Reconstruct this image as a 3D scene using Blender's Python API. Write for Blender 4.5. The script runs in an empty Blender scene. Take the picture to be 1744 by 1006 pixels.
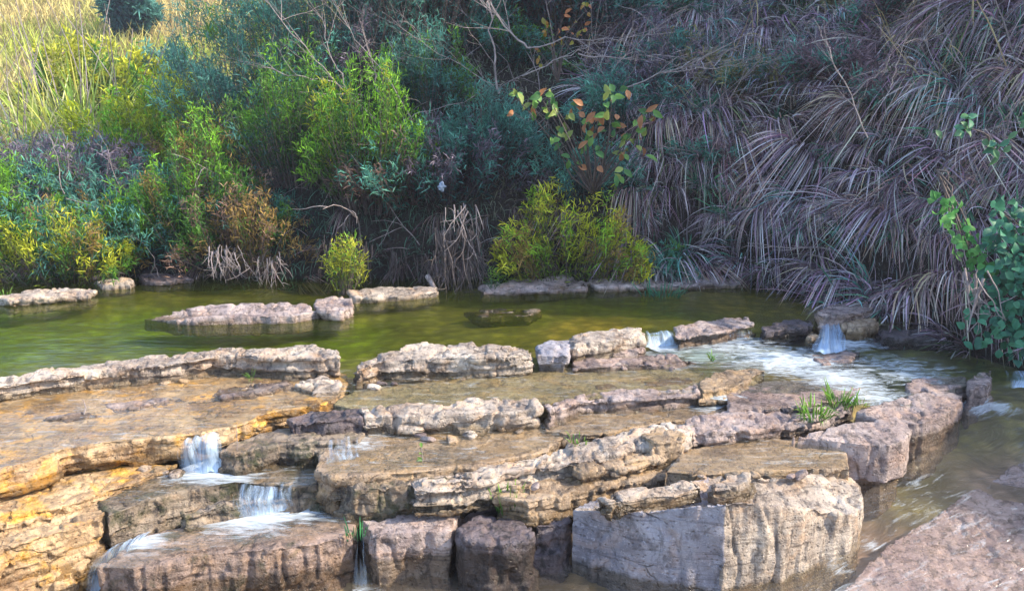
import bpy, bmesh, math, random
import numpy as np
from mathutils import Vector, Matrix
from mathutils.geometry import tessellate_polygon, delaunay_2d_cdt

R = math.radians
SC = bpy.context.scene
COL = SC.collection
rng = np.random.default_rng(7)
random.seed(7)

# ------------------------------------------------------------------ camera, world, sun, exposure
CAM_H, PITCH, FPX = 1.70, R(12.0), 1510.0
cam = bpy.data.cameras.new('camera'); cam_o = bpy.data.objects.new('camera', cam); COL.objects.link(cam_o)
cam.sensor_width = 36.0; cam.lens = 36.0 * FPX / 1744.0
cam.clip_start = 0.05; cam.clip_end = 2000
cam_o.location = (0, 0, CAM_H); cam_o.rotation_euler = (R(90) - PITCH, 0, 0)
SC.camera = cam_o

SUN_EL, SUN_AZ = R(36), R(101)          # azimuth measured from +Y (away from the camera) towards +X (right)
W = bpy.data.worlds.new('World'); SC.world = W; W.use_nodes = True
nt = W.node_tree; sky = nt.nodes.new('ShaderNodeTexSky'); sky.sky_type = 'NISHITA'
sky.sun_disc = False; sky.sun_elevation = SUN_EL; sky.sun_rotation = SUN_AZ
nt.links.new(sky.outputs[0], nt.nodes['Background'].inputs[0]); nt.nodes['Background'].inputs[1].default_value = 0.15
sl = bpy.data.lights.new('sun', 'SUN'); sl.energy = 2.6; sl.angle = R(1.5); sl.color = (1.0, 0.86, 0.66)
so = bpy.data.objects.new('sun', sl); COL.objects.link(so)
sd = Vector((math.sin(SUN_AZ) * math.cos(SUN_EL), math.cos(SUN_AZ) * math.cos(SUN_EL), math.sin(SUN_EL)))
so.rotation_euler = sd.to_track_quat('Z', 'Y').to_euler()
SC.view_settings.view_transform = 'Standard'; SC.view_settings.look = 'None'
SC.view_settings.exposure = 1.82; SC.view_settings.gamma = 1
SC.cycles.use_denoising = True
SC.cycles.max_bounces = 6; SC.cycles.transparent_max_bounces = 12
SC.cycles.caustics_reflective = False; SC.cycles.caustics_refractive = False

# ------------------------------------------------------------------ helpers
def ray(px, py):
    u = (px - 872.0) / FPX; v = (503.0 - py) / FPX
    return np.array([u, math.cos(PITCH) + v * math.sin(PITCH), -math.sin(PITCH) + v * math.cos(PITCH)])
def zm(z):                              # measured drops between the terraces
    return float(np.interp(z, [-1.3, -1.1, -.85, -.66, -.59, -.445, -.375, -.315, -.25, -.2, -.165, -.06, 0, 1], [-1.15, -.93, -.66, -.485, -.42, -.285, -.225, -.185, -.135, -.105, -.085, -.035, 0, 1]))
def P(px, py, z):                       # the ground point seen at a photo pixel, on the level z
    z = zm(z); d = ray(px, py); t = (z - CAM_H) / d[2]
    return np.array([0, 0, CAM_H]) + d * t
def PY(px, py, Y):                      # the point seen at a photo pixel, Y metres away
    d = ray(px, py); return np.array([0, 0, CAM_H]) + d * (Y / d[1])

def tag(o, label=None, cat=None, group=None, kind=None):
    if label: o['label'] = label
    if cat: o['category'] = cat
    if group: o['group'] = group
    if kind: o['kind'] = kind
    return o
def empty(name, loc, label=None, cat=None, group=None):
    o = bpy.data.objects.new(name, None); o.empty_display_size = .2; COL.objects.link(o); o.location = loc
    return tag(o, label, cat, group)

def hash3(i, j, k, s):
    h = (i.astype(np.uint32) * np.uint32(374761393) + j.astype(np.uint32) * np.uint32(668265263)
         + k.astype(np.uint32) * np.uint32(2147483647) + np.uint32((s * 974634777) & 0xffffffff))
    h = (h ^ (h >> np.uint32(13))) * np.uint32(1274126177)
    h = (h ^ (h >> np.uint32(16))) * np.uint32(2246822519)
    h ^= h >> np.uint32(15)
    return (h & np.uint32(0xffffff)).astype(np.float64) / float(0xffffff) * 2 - 1
def vnoise(p, s=0):
    p = np.asarray(p, float); f = np.floor(p); t = p - f; t = t * t * (3 - 2 * t)
    i = f.astype(np.int64); out = 0
    for a in (0, 1):
        wa = t[:, 0] if a else 1 - t[:, 0]
        for b in (0, 1):
            wb = t[:, 1] if b else 1 - t[:, 1]
            for c in (0, 1):
                wc = t[:, 2] if c else 1 - t[:, 2]
                out = out + wa * wb * wc * hash3(i[:, 0] + a, i[:, 1] + b, i[:, 2] + c, s)
    return out
def fbm(p, s=0, octv=4):
    o = 0; a = 1; tot = 0
    for k in range(octv):
        o = o + a * vnoise(p * 2 ** k + 17.3 * k, s + k); tot += a; a *= .5
    return o / tot

def mesh_np(name, V, F, mat, col=None, smooth=False, tri=False):
    V = np.asarray(V, np.float32).reshape(-1, 3); F = np.asarray(F, np.int32)
    n = F.shape[1]; me = bpy.data.meshes.new(name)
    me.vertices.add(len(V)); me.vertices.foreach_set('co', V.ravel())
    me.loops.add(F.size); me.loops.foreach_set('vertex_index', F.ravel())
    me.polygons.add(len(F)); me.polygons.foreach_set('loop_start', np.arange(0, F.size, n, dtype=np.int32))
    if smooth: me.polygons.foreach_set('use_smooth', np.ones(len(F), bool))
    me.update(calc_edges=True)
    if col is not None:
        at = me.color_attributes.new('tint', 'FLOAT_COLOR', 'POINT')
        c = np.ones((len(V), 4), np.float32); c[:, :3] = np.clip(col, 0, 1); at.data.foreach_set('color', c.ravel())
    me.materials.append(mat)
    return me
def obj(name, me, parent=None, loc=None):
    o = bpy.data.objects.new(name, me); COL.objects.link(o)
    if parent: o.parent = parent
    if loc is not None: o.location = loc
    return o

# ------------------------------------------------------------------ materials
def nd(nt, t, **kw):
    n = nt.nodes.new(t)
    for k, v in kw.items():
        if k in n.inputs.keys(): n.inputs[k].default_value = v
        else: setattr(n, k, v)
    return n
def ramp(nt, fac, stops):
    r = nt.nodes.new('ShaderNodeValToRGB'); nt.links.new(fac, r.inputs[0])
    e = r.color_ramp.elements
    while len(e) < len(stops): e.new(.5)
    for k, (p, c) in enumerate(stops):
        e[k].position = p; e[k].color = (c, c, c, 1) if isinstance(c, (int, float)) else (*c, 1)
    return r.outputs[0]
def mixc(nt, f, a, b, mode='MIX'):
    m = nt.nodes.new('ShaderNodeMix'); m.data_type = 'RGBA'; m.blend_type = mode
    for sock, v in ((m.inputs[0], f), (m.inputs[6], a), (m.inputs[7], b)):
        if isinstance(v, bpy.types.NodeSocket): nt.links.new(v, sock)
        elif isinstance(v, (int, float)): sock.default_value = v
        else: sock.default_value = (*v, 1)
    return m.outputs[2]
def noise(nt, vec, scale, detail=4, rough=.6, dist=0):
    n = nd(nt, 'ShaderNodeTexNoise', Scale=scale, Detail=detail, Roughness=rough, Distortion=dist)
    nt.links.new(vec, n.inputs['Vector']); return n.outputs['Fac']
def mapped(nt, src, sc, rot=(0, 0, 0)):
    m = nt.nodes.new('ShaderNodeMapping'); m.inputs['Scale'].default_value = sc; m.inputs['Rotation'].default_value = rot
    nt.links.new(src, m.inputs[0]); return m.outputs[0]
def newmat(name):
    m = bpy.data.materials.new(name); m.use_nodes = True
    return m, m.node_tree, m.node_tree.nodes['Principled BSDF']

def rock_mat(name, light, dark, warm, stain=.35, rough=.75, moss=0.0, warm_amt=.5, wet_z=None):
    m, nt, b = newmat(name); L = nt.links
    geo = nt.nodes.new('ShaderNodeNewGeometry'); pos = geo.outputs['Position']
    big = noise(nt, pos, 3.2, 5, .65, .4)
    base = mixc(nt, ramp(nt, big, [(.36, 0), (.62, 1)]), dark, light)
    w = noise(nt, mapped(nt, pos, (1, 1, 1.6)), 5.1, 4, .6, .8)
    base = mixc(nt, ramp(nt, w, [(.50, 0), (.66, warm_amt)]), base, warm)
    # bedding lines: thin darker bands that follow the height
    st = noise(nt, mapped(nt, pos, (1.4, 1.4, 26)), 1.6, 5, .65, .25)
    base = mixc(nt, ramp(nt, st, [(.30, .85), (.46, 0)]), base, tuple(c * .32 for c in dark))
    # lichen, drip stains and small pits
    sp = noise(nt, mapped(nt, pos, (1, 1, .45)), 17, 5, .7, .5)
    base = mixc(nt, ramp(nt, sp, [(.38, stain * 2), (.50, 0)]), base, (.030, .026, .028))
    sp2 = noise(nt, pos, 46, 4, .7)
    base = mixc(nt, ramp(nt, sp2, [(.56, 0), (.70, .55)]), base, tuple(min(1, c * 1.45) for c in light))
    vo = nd(nt, 'ShaderNodeTexVoronoi', Scale=38.0); L.new(pos, vo.inputs['Vector'])
    pit = ramp(nt, vo.outputs['Distance'], [(.08, 1), (.30, 0)])
    base = mixc(nt, nmul(nt, pit, .3), base, (.03, .025, .022))
    dv = nt.nodes.new('ShaderNodeMix'); dv.data_type = 'VECTOR'; dv.inputs[0].default_value = .16
    dn = nd(nt, 'ShaderNodeTexNoise', Scale=7.0, Detail=5.0); L.new(pos, dn.inputs['Vector']); L.new(mapped(nt, pos, (1, 1, 1.9)), dv.inputs[4]); L.new(dn.outputs['Color'], dv.inputs[5])
    ve = nd(nt, 'ShaderNodeTexVoronoi', feature='DISTANCE_TO_EDGE', Scale=2.6); L.new(dv.outputs[1], ve.inputs['Vector'])
    ck = ramp(nt, ve.outputs['Distance'], [(.0, 1), (.020, 0)])
    ck = mixc(nt, 1.0, ck, ramp(nt, noise(nt, pos, 2.7, 3), [(.52, 0), (.66, .8)]), 'MULTIPLY')
    base = mixc(nt, nmul(nt, ck, .85), base, (.035, .028, .025))
    if moss:
        ms = noise(nt, pos, 6.3, 5, .7, .3)
        base = mixc(nt, ramp(nt, ms, [(.60 - moss * .4, 0), (.74 - moss * .4, .9)]), base, (.040, .048, .018))
    if wet_z is not None:
        sx = nt.nodes.new('ShaderNodeSeparateXYZ'); L.new(pos, sx.inputs[0])
    wa = nd(nt, 'ShaderNodeVertexColor', layer_name='tint')      # wet, algae stained band along the waterline
    base = mixc(nt, wa.outputs[0], base, mixc(nt, 1.0, base, (.42, .38, .30), 'MULTIPLY'))
    L.new(base, b.inputs['Base Color'])
    rg = ramp(nt, big, [(.3, max(.2, rough - .25)), (.7, rough)]); rg = mixc(nt, wa.outputs[0], rg, (.18, .18, .18)); L.new(rg, b.inputs['Roughness'])
    bh = mixc(nt, .5, noise(nt, pos, 30, 6, .75), noise(nt, mapped(nt, pos, (1.5, 1.5, 22)), 3.5, 5, .7), 'MULTIPLY')
    bu = nd(nt, 'ShaderNodeBump', Strength=.9, Distance=.03); L.new(bh, bu.inputs['Height'])
    bu2 = nd(nt, 'ShaderNodeBump', Strength=.6, Distance=.012, invert=True); L.new(pit, bu2.inputs['Height'])
    bu3 = nd(nt, 'ShaderNodeBump', Strength=.8, Distance=.02, invert=True); L.new(ck, bu3.inputs['Height'])
    L.new(bu.outputs[0], bu2.inputs['Normal']); L.new(bu2.outputs[0], bu3.inputs['Normal']); L.new(bu3.outputs[0], b.inputs['Normal'])
    return m
def nmul(nt, s, k):
    n = nt.nodes.new('ShaderNodeMath'); n.operation = 'MULTIPLY'; nt.links.new(s, n.inputs[0]); n.inputs[1].default_value = k
    return n.outputs[0]

M = {}
M['pale'] = rock_mat('pale_limestone', (.58, .50, .42), (.27, .215, .18), (.58, .34, .17), .34, warm_amt=.45)
M['gold'] = rock_mat('golden_limestone', (.64, .46, .27), (.32, .20, .11), (.82, .44, .07), .28, .45, warm_amt=1.0)
M['pink'] = rock_mat('pinkish_limestone', (.50, .41, .38), (.23, .175, .17), (.48, .29, .19), .32, warm_amt=.4)
M['blue'] = rock_mat('bluish_grey_stone', (.43, .42, .47), (.24, .23, .27), (.54, .40, .34), .22, warm_amt=.4)
M['dark'] = rock_mat('dark_wet_stone', (.17, .14, .15), (.05, .042, .05), (.18, .11, .08), .5, .42, warm_amt=.4)
M['mossy'] = rock_mat('mossy_stone', (.36, .29, .22), (.13, .10, .075), (.34, .22, .12), .45, .55, moss=.30)
M['wet'] = rock_mat('wet_brown_stone', (.48, .36, .25), (.25, .175, .11), (.52, .33, .14), .28, .32, warm_amt=.5)
M['wetpink'] = rock_mat('wet_pinkish_stone', (.46, .36, .33), (.22, .165, .155), (.44, .28, .18), .30, .3, warm_amt=.45)

M['brown'] = rock_mat('brown_stone', (.42, .31, .26), (.19, .135, .11), (.40, .25, .14), .36, .4, moss=.12)
M['olive'] = rock_mat('olive_stone', (.40, .33, .18), (.21, .18, .09), (.46, .30, .12), .30, .35, warm_amt=.5)
M['shoal'] = rock_mat('shoal_stone', (.62, .48, .50), (.34, .25, .28), (.50, .33, .26), .3, .22, warm_amt=.3)

def leaf_mat(name, trans=.35, rough=.5, spec=.25):
    m, nt, b = newmat(name); L = nt.links
    a = nd(nt, 'ShaderNodeVertexColor', layer_name='tint')
    g = nt.nodes.new('ShaderNodeNewGeometry')
    n = noise(nt, g.outputs['Position'], 9, 3)
    oi = nt.nodes.new('ShaderNodeObjectInfo')
    c = mixc(nt, ramp(nt, n, [(.3, .0), (.7, .45)]), a.outputs[0], (.8, .8, .8), 'MULTIPLY')
    c = mixc(nt, ramp(nt, oi.outputs['Random'], [(0, .0), (1, .5)]), c, (.78, .74, .80), 'MULTIPLY')
    L.new(c, b.inputs['Base Color']); b.inputs['Roughness'].default_value = rough
    b.inputs['Specular IOR Level'].default_value = spec
    t = nt.nodes.new('ShaderNodeBsdfTranslucent'); L.new(c, t.inputs[0])
    mx = nt.nodes.new('ShaderNodeMixShader'); mx.inputs[0].default_value = trans
    L.new(b.outputs[0], mx.inputs[1]); L.new(t.outputs[0], mx.inputs[2])
    L.new(mx.outputs[0], nt.nodes['Material Output'].inputs[0]); return m
M['leaf'] = leaf_mat('leaf'); M['straw'] = leaf_mat('straw', .25, .6)
def bark_mat(name, a, c):
    m, nt, b = newmat(name); g = nt.nodes.new('ShaderNodeNewGeometry')
    n = noise(nt, mapped(nt, g.outputs['Position'], (1, 1, .4)), 24, 5, .7)
    nt.links.new(mixc(nt, ramp(nt, n, [(.35, 0), (.65, 1)]), a, c), b.inputs['Base Color']); b.inputs['Roughness'].default_value = .8
    bu = nd(nt, 'ShaderNodeBump', Strength=.5, Distance=.01); nt.links.new(n, bu.inputs['Height']); nt.links.new(bu.outputs[0], b.inputs['Normal'])
    return m
M['bark'] = bark_mat('pale_bark', (.16, .13, .13), (.36, .31, .30))
M['barkd'] = bark_mat('dark_bark', (.05, .038, .035), (.14, .11, .10))

def soil_mat():
    m, nt, b = newmat('bank_soil'); g = nt.nodes.new('ShaderNodeNewGeometry'); pos = g.outputs['Position']
    a = nd(nt, 'ShaderNodeVertexColor', layer_name='tint')
    n = noise(nt, pos, 2.2, 8, .7, .5); n2 = noise(nt, pos, 17, 6, .75)
    c = mixc(nt, ramp(nt, n, [(.35, 0), (.65, 1)]), (.45, .42, .42), (1, 1, 1))
    c = mixc(nt, 1.0, a.outputs[0], c, 'MULTIPLY')
    c = mixc(nt, ramp(nt, n2, [(.4, 0), (.7, .55)]), c, (.03, .028, .015))
    nt.links.new(c, b.inputs['Base Color']); b.inputs['Roughness'].default_value = .95
    bu = nd(nt, 'ShaderNodeBump', Strength=1, Distance=.08); nt.links.new(n2, bu.inputs['Height']); nt.links.new(bu.outputs[0], b.inputs['Normal'])
    return m
M['soil'] = soil_mat()
def bed_mat():
    m, nt, b = newmat('stream_bed_stone'); g = nt.nodes.new('ShaderNodeNewGeometry'); pos = g.outputs['Position']
    a = nd(nt, 'ShaderNodeVertexColor', layer_name='tint')
    n = noise(nt, mapped(nt, pos, (.6, 1.6, 1)), 3.0, 7, .7, .6)
    c = mixc(nt, ramp(nt, n, [(.3, 0), (.68, 1)]), (.30, .32, .30), (1.25, 1.2, 1.1))
    c = mixc(nt, 1.0, a.outputs[0], c, 'MULTIPLY')
    vo = nd(nt, 'ShaderNodeTexVoronoi', Scale=9.0); nt.links.new(pos, vo.inputs['Vector'])
    c = mixc(nt, ramp(nt, vo.outputs['Distance'], [(.25, 0), (.6, .5)]), c, (.05, .045, .03))
    nt.links.new(c, b.inputs['Base Color']); b.inputs['Roughness'].default_value = .6
    bu = nd(nt, 'ShaderNodeBump', Strength=.8, Distance=.05); nt.links.new(n, bu.inputs['Height']); nt.links.new(bu.outputs[0], b.inputs['Normal'])
    return m
M['bed'] = bed_mat()

def water_mat(name, tint, bump=.3, scale=(3, 9, 1), foam=0.0, fscale=(2.5, 8, 1), rot=0.0, rough=.04, murk=0.0, murkc=(.1, .12, .03), ior=1.36, base_froth=0):
    m, nt, b = newmat(name); nt.nodes.remove(b); L = nt.links
    g = nt.nodes.new('ShaderNodeNewGeometry'); pos = mapped(nt, g.outputs['Position'], (1, 1, 1), (0, 0, rot))
    n1 = noise(nt, mapped(nt, pos, scale), 1.3, 4, .55, .6)
    n2 = noise(nt, mapped(nt, pos, tuple(s * 3.1 for s in scale)), 1.5, 3, .5, .4)
    h = mixc(nt, .3, n1, n2)
    bu = nd(nt, 'ShaderNodeBump', Strength=bump, Distance=.022); L.new(h, bu.inputs['Height'])
    tr = nt.nodes.new('ShaderNodeBsdfTransparent'); tr.inputs[0].default_value = (*tint, 1)
    gl = nd(nt, 'ShaderNodeBsdfGlossy', Roughness=rough); L.new(bu.outputs[0], gl.inputs['Normal'])
    under = tr.outputs[0]
    if murk:
        df = nt.nodes.new('ShaderNodeBsdfDiffuse')
        L.new(mixc(nt, ramp(nt, noise(nt, mapped(nt, pos, (.5, 2.2, 1)), 1.6, 4, .6, .5), [(.35, 0), (.65, 1)]),
                   tuple(c * .45 for c in murkc), murkc), df.inputs[0])
        mm = nt.nodes.new('ShaderNodeMixShader'); mm.inputs[0].default_value = murk
        L.new(under, mm.inputs[1]); L.new(df.outputs[0], mm.inputs[2]); under = mm.outputs[0]
    bf = nd(nt, 'ShaderNodeBump', Strength=bump * .6, Distance=.014); L.new(h, bf.inputs['Height'])
    fr = nd(nt, 'ShaderNodeFresnel'); L.new(bf.outputs[0], fr.inputs['Normal'])
    io = nt.nodes.new('ShaderNodeMix'); L.new(g.outputs['Backfacing'], io.inputs[0]); io.inputs[2].default_value = ior; io.inputs[3].default_value = 1 / ior
    L.new(io.outputs[0], fr.inputs['IOR'])      # a thin sheet without refraction bends nothing, so both sides reflect alike
    mx = nt.nodes.new('ShaderNodeMixShader'); L.new(fr.outputs[0], mx.inputs[0]); L.new(under, mx.inputs[1]); L.new(gl.outputs[0], mx.inputs[2])
    out = mx.outputs[0]
    a = nd(nt, 'ShaderNodeVertexColor', layer_name='tint')       # red channel: how much froth the water carries there
    if foam:
        fn = noise(nt, mapped(nt, pos, fscale), 2.0, 7, .72, 1.2)
        ad = nt.nodes.new('ShaderNodeMath'); ad.operation = 'MULTIPLY_ADD'
        L.new(a.outputs[0], ad.inputs[0]); ad.inputs[1].default_value = .42
        fb_ = nt.nodes.new('ShaderNodeMath'); fb_.operation = 'ADD'; L.new(fn, fb_.inputs[0]); fb_.inputs[1].default_value = base_froth; L.new(fb_.outputs[0], ad.inputs[2])
        f = ramp(nt, ad.outputs[0], [(.64, 0), (1.02, foam)])
        fd = nd(nt, 'ShaderNodeBsdfPrincipled', Roughness=.55); fd.inputs['Base Color'].default_value = (.70, .80, .88, 1)
        L.new(bu.outputs[0], fd.inputs['Normal'])
        m2 = nt.nodes.new('ShaderNodeMixShader'); L.new(f, m2.inputs[0]); L.new(out, m2.inputs[1]); L.new(fd.outputs[0], m2.inputs[2]); out = m2.outputs[0]
    L.new(out, nt.nodes['Material Output'].inputs[0]); return m
M['pool'] = water_mat('pool_water', (.70, .74, .45), .5, (2.2, 7, 1), murk=.11, murkc=(.13, .17, .015), rough=.05)
M['sheet'] = water_mat('shallow_water', (.96, .94, .88), .7, (4, 12, 1), foam=.8, fscale=(2.5, 10, 1), rough=.07, murk=.07, murkc=(.45, .38, .25), ior=1.5, base_froth=.09)
M['rapid'] = water_mat('rapid_water', (.80, .85, .80), .8, (5, 10, 4), foam=.85, fscale=(4, 9, 4), rough=.1)
M['low'] = water_mat('lower_water', (.93, .91, .84), .9, (3.2, 11, 1), foam=.7, fscale=(2.4, 11, 1), rot=-.45, rough=.08, murk=.12, murkc=(.42, .36, .30))

def fall_mat():
    m, nt, b = newmat('falling_water'); L = nt.links
    uv = nt.nodes.new('ShaderNodeUVMap'); uv.uv_map = 'flow'
    n = noise(nt, mapped(nt, uv.outputs[0], (26, 1.6, 1)), 1.0, 6, .7, .5)
    b.inputs['Base Color'].default_value = (.48, .64, .84, 1); b.inputs['Roughness'].default_value = .25
    tr = nt.nodes.new('ShaderNodeBsdfTransparent'); tr.inputs[0].default_value = (1, 1, 1, 1)
    a = nd(nt, 'ShaderNodeVertexColor', layer_name='tint')
    ad = nt.nodes.new('ShaderNodeMath'); ad.operation = 'MULTIPLY_ADD'
    L.new(a.outputs[0], ad.inputs[0]); ad.inputs[1].default_value = .5; L.new(n, ad.inputs[2])
    mx = nt.nodes.new('ShaderNodeMixShader'); L.new(ramp(nt, ad.outputs[0], [(.62, .0), (1.05, .8)]), mx.inputs[0])
    bu = nd(nt, 'ShaderNodeBump', Strength=.8, Distance=.02); L.new(n, bu.inputs['Height']); L.new(bu.outputs[0], b.inputs['Normal'])
    L.new(tr.outputs[0], mx.inputs[1]); L.new(b.outputs[0], mx.inputs[2]); L.new(mx.outputs[0], nt.nodes['Material Output'].inputs[0])
    return m
M['fall'] = fall_mat()

# ------------------------------------------------------------------ terrain: bank and stream bed
SHORE = np.array([(-60, 9.6), (-14, 9.0), (-5, 8.75), (-2.4, 8.75), (0, 8.85), (1.4, 8.75), (2.3, 8.55), (2.75, 7.95), (3.15, 7.25), (3.75, 6.3), (4.7, 4.9), (5.6, 2.5), (6.4, -4), (7, -60)])
def shore_d(x, y):
    x = np.asarray(x, float); y = np.asarray(y, float); best = np.full(x.shape, 1e9); sg = np.zeros(x.shape)
    for (ax, ay), (bx, by) in zip(SHORE[:-1], SHORE[1:]):
        dx, dy = bx - ax, by - ay; t = np.clip(((x - ax) * dx + (y - ay) * dy) / (dx * dx + dy * dy), 0, 1)
        qx, qy = x - ax - t * dx, y - ay - t * dy; d = np.hypot(qx, qy); s = np.sign(dx * (y - ay) - dy * (x - ax))
        m = d < best; best = np.where(m, d, best); sg = np.where(m, s, sg)
    return best * np.where(sg == 0, 1, sg)
def bank_h(x, y):
    x = np.atleast_1d(np.asarray(x, float)); y = np.atleast_1d(np.asarray(y, float))
    d = shore_d(x, y); wl = np.clip((-1.2 - x) / 2.4, 0, 1); wl = wl * wl * (3 - 2 * wl)
    right = np.interp(d, [-2, -1, 0, .25, .8, 1.6, 2.6, 5, 9, 20, 60], [-1.7, -.95, -.16, .62, 1.65, 2.45, 3.05, 4.0, 5.0, 7, 9])
    left = np.interp(d, [-1, 0, .35, 1.2, 3, 7, 12, 20, 35, 60], [-.6, -.15, .2, .55, .8, .95, 1.9, 4.6, 11, 16])
    h = right * (1 - wl) + left * wl
    p = np.stack([x, y, 0 * x], 1)
    sx = np.clip((x - 3.6) / 3.5, 0, 1); sy = np.clip((y - 5.6) / 2.2, 0, 1)
    h = h + 4.5 * sx * sx * (3 - 2 * sx) * sy * sy * (3 - 2 * sy) * np.clip(d - .6, 0, 1)
    return h + np.clip(d, 0, 1) * ((.16 + .22 * np.clip((x - .8) / 1.2, 0, 1)) * fbm(p * np.array([1.3, 1.3, 1]), 3) + .25 * fbm(p * .25, 9)) + .03 * fbm(p * 5, 5) * np.clip(d * 3, 0, 1)

def build_bank():
    xs = np.concatenate([np.arange(-60, -9, 1.2), np.arange(-9, 8, .1), np.arange(8, 40, 1.0)])
    ys = np.concatenate([np.arange(-30, 2, 2.), np.arange(2, 13, .1), np.arange(13, 70, .8)])
    X, Y = np.meshgrid(xs, ys); Z = bank_h(X.ravel(), Y.ravel())
    d = shore_d(X.ravel(), Y.ravel())
    V = np.stack([X.ravel(), Y.ravel(), Z], 1); nx, ny = len(xs), len(ys)
    i = np.arange(nx - 1)[None] + nx * np.arange(ny - 1)[:, None]
    F = np.stack([i, i + 1, i + nx + 1, i + nx], -1).reshape(-1, 4)
    F = F[(d[F] > -1.8).any(1)]
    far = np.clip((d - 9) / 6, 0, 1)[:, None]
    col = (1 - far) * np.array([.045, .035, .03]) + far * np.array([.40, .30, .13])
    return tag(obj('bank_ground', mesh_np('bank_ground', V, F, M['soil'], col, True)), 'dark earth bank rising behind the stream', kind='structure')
build_bank()

# stream bed: height and colour interpolated between measured points
GREEN, OLIVE, OCHRE, BROWN, PINK = (.22, .32, .015), (.26, .24, .07), (.50, .34, .13), (.30, .20, .10), (.50, .34, .28)
BED = [(0, 590, -.34, GREEN), (-300, 600, -.34, GREEN), (200, 565, -.36, GREEN), (420, 578, -.34, GREEN), (560, 575, -.30, GREEN), (0, 540, -.34, GREEN),
       (230, 505, -.15, OLIVE), (420, 500, -.2, OLIVE), (620, 530, -.2, OLIVE), (760, 560, -.22, OLIVE), (900, 545, -.16, OLIVE), (1050, 520, -.12, OLIVE),
       (1200, 520, -.07, OCHRE), (1350, 510, -.07, OCHRE), (1000, 560, -.14, OCHRE), (1180, 545, -.08, OLIVE), (1450, 510, -.08, OLIVE),
       (0, 700, -.33, OCHRE), (-300, 760, -.4, OCHRE), (300, 690, -.33, OCHRE), (700, 660, -.34, OLIVE), (900, 650, -.26, OLIVE), (1100, 640, -.26, OLIVE),
       (1250, 600, -.24, OLIVE), (1400, 650, -.34, OCHRE), (1550, 610, -.26, OLIVE), (1720, 620, -.30, OLIVE), (1900, 640, -.4, OLIVE),
       (500, 770, -.50, BROWN), (750, 760, -.5, OCHRE), (1000, 780, -.55, BROWN), (1300, 760, -.6, BROWN), (0, 900, -.75, BROWN), (300, 880, -.75, BROWN),
       (600, 900, -.85, BROWN), (800, 980, -.95, BROWN), (1100, 900, -.9, BROWN), (300, 1050, -1.05, BROWN), (900, 1100, -1.0, BROWN), (1200, 1100, -1.0, BROWN),
       (1620, 700, -.48, OLIVE), (1700, 680, -.38, OLIVE), (1900, 680, -.38, OLIVE), (1620, 760, -.58, OLIVE), (1800, 740, -.52, OLIVE), (1560, 860, -.80, OLIVE), (1700, 820, -.70, PINK),
       (1500, 940, -.92, PINK), (1700, 920, -.84, PINK), (1900, 900, -.82, PINK), (1500, 1050, -1.0, PINK), (1800, 1050, -1.0, PINK), (700, 1200, -1.2, BROWN)]
BP = np.array([P(a, b, c) for a, b, c, _ in BED]); BC = np.array([c for *_, c in BED])
def build_bed():
    xs = np.arange(-14, 8, .06); ys = np.arange(.4, 10.2, .06); X, Y = np.meshgrid(xs, ys); x, y = X.ravel(), Y.ravel()
    w = 1 / (((x[:, None] - BP[:, 0]) ** 2 + (y[:, None] - BP[:, 1]) ** 2) ** 2 + 1e-3)
    w /= w.sum(1, keepdims=True); z = w @ BP[:, 2]; c = w @ BC
    q = np.stack([x, y, 0 * x], 1); z = z + .04 * fbm(q * 2.5, 41) + .015 * fbm(q * 9, 42)
    V = np.stack([x, y, z], 1); nx, ny = len(xs), len(ys)
    i = np.arange(nx - 1)[None] + nx * np.arange(ny - 1)[:, None]
    F = np.stack([i, i + 1, i + nx + 1, i + nx], -1).reshape(-1, 4)
    return tag(obj('stream_bed', mesh_np('stream_bed', V, F, M['bed'], c, True)), 'stony stream bed under clear water', kind='structure')
build_bed()
g = mesh_np('ground', [(-64, -70, -1.3), (64, -70, -1.3), (64, 130, -1.3), (-64, 130, -1.3)], [(0, 1, 2, 3)], M['soil'], np.full((4, 3), .12))
tag(obj('ground', g), kind='structure')

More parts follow.
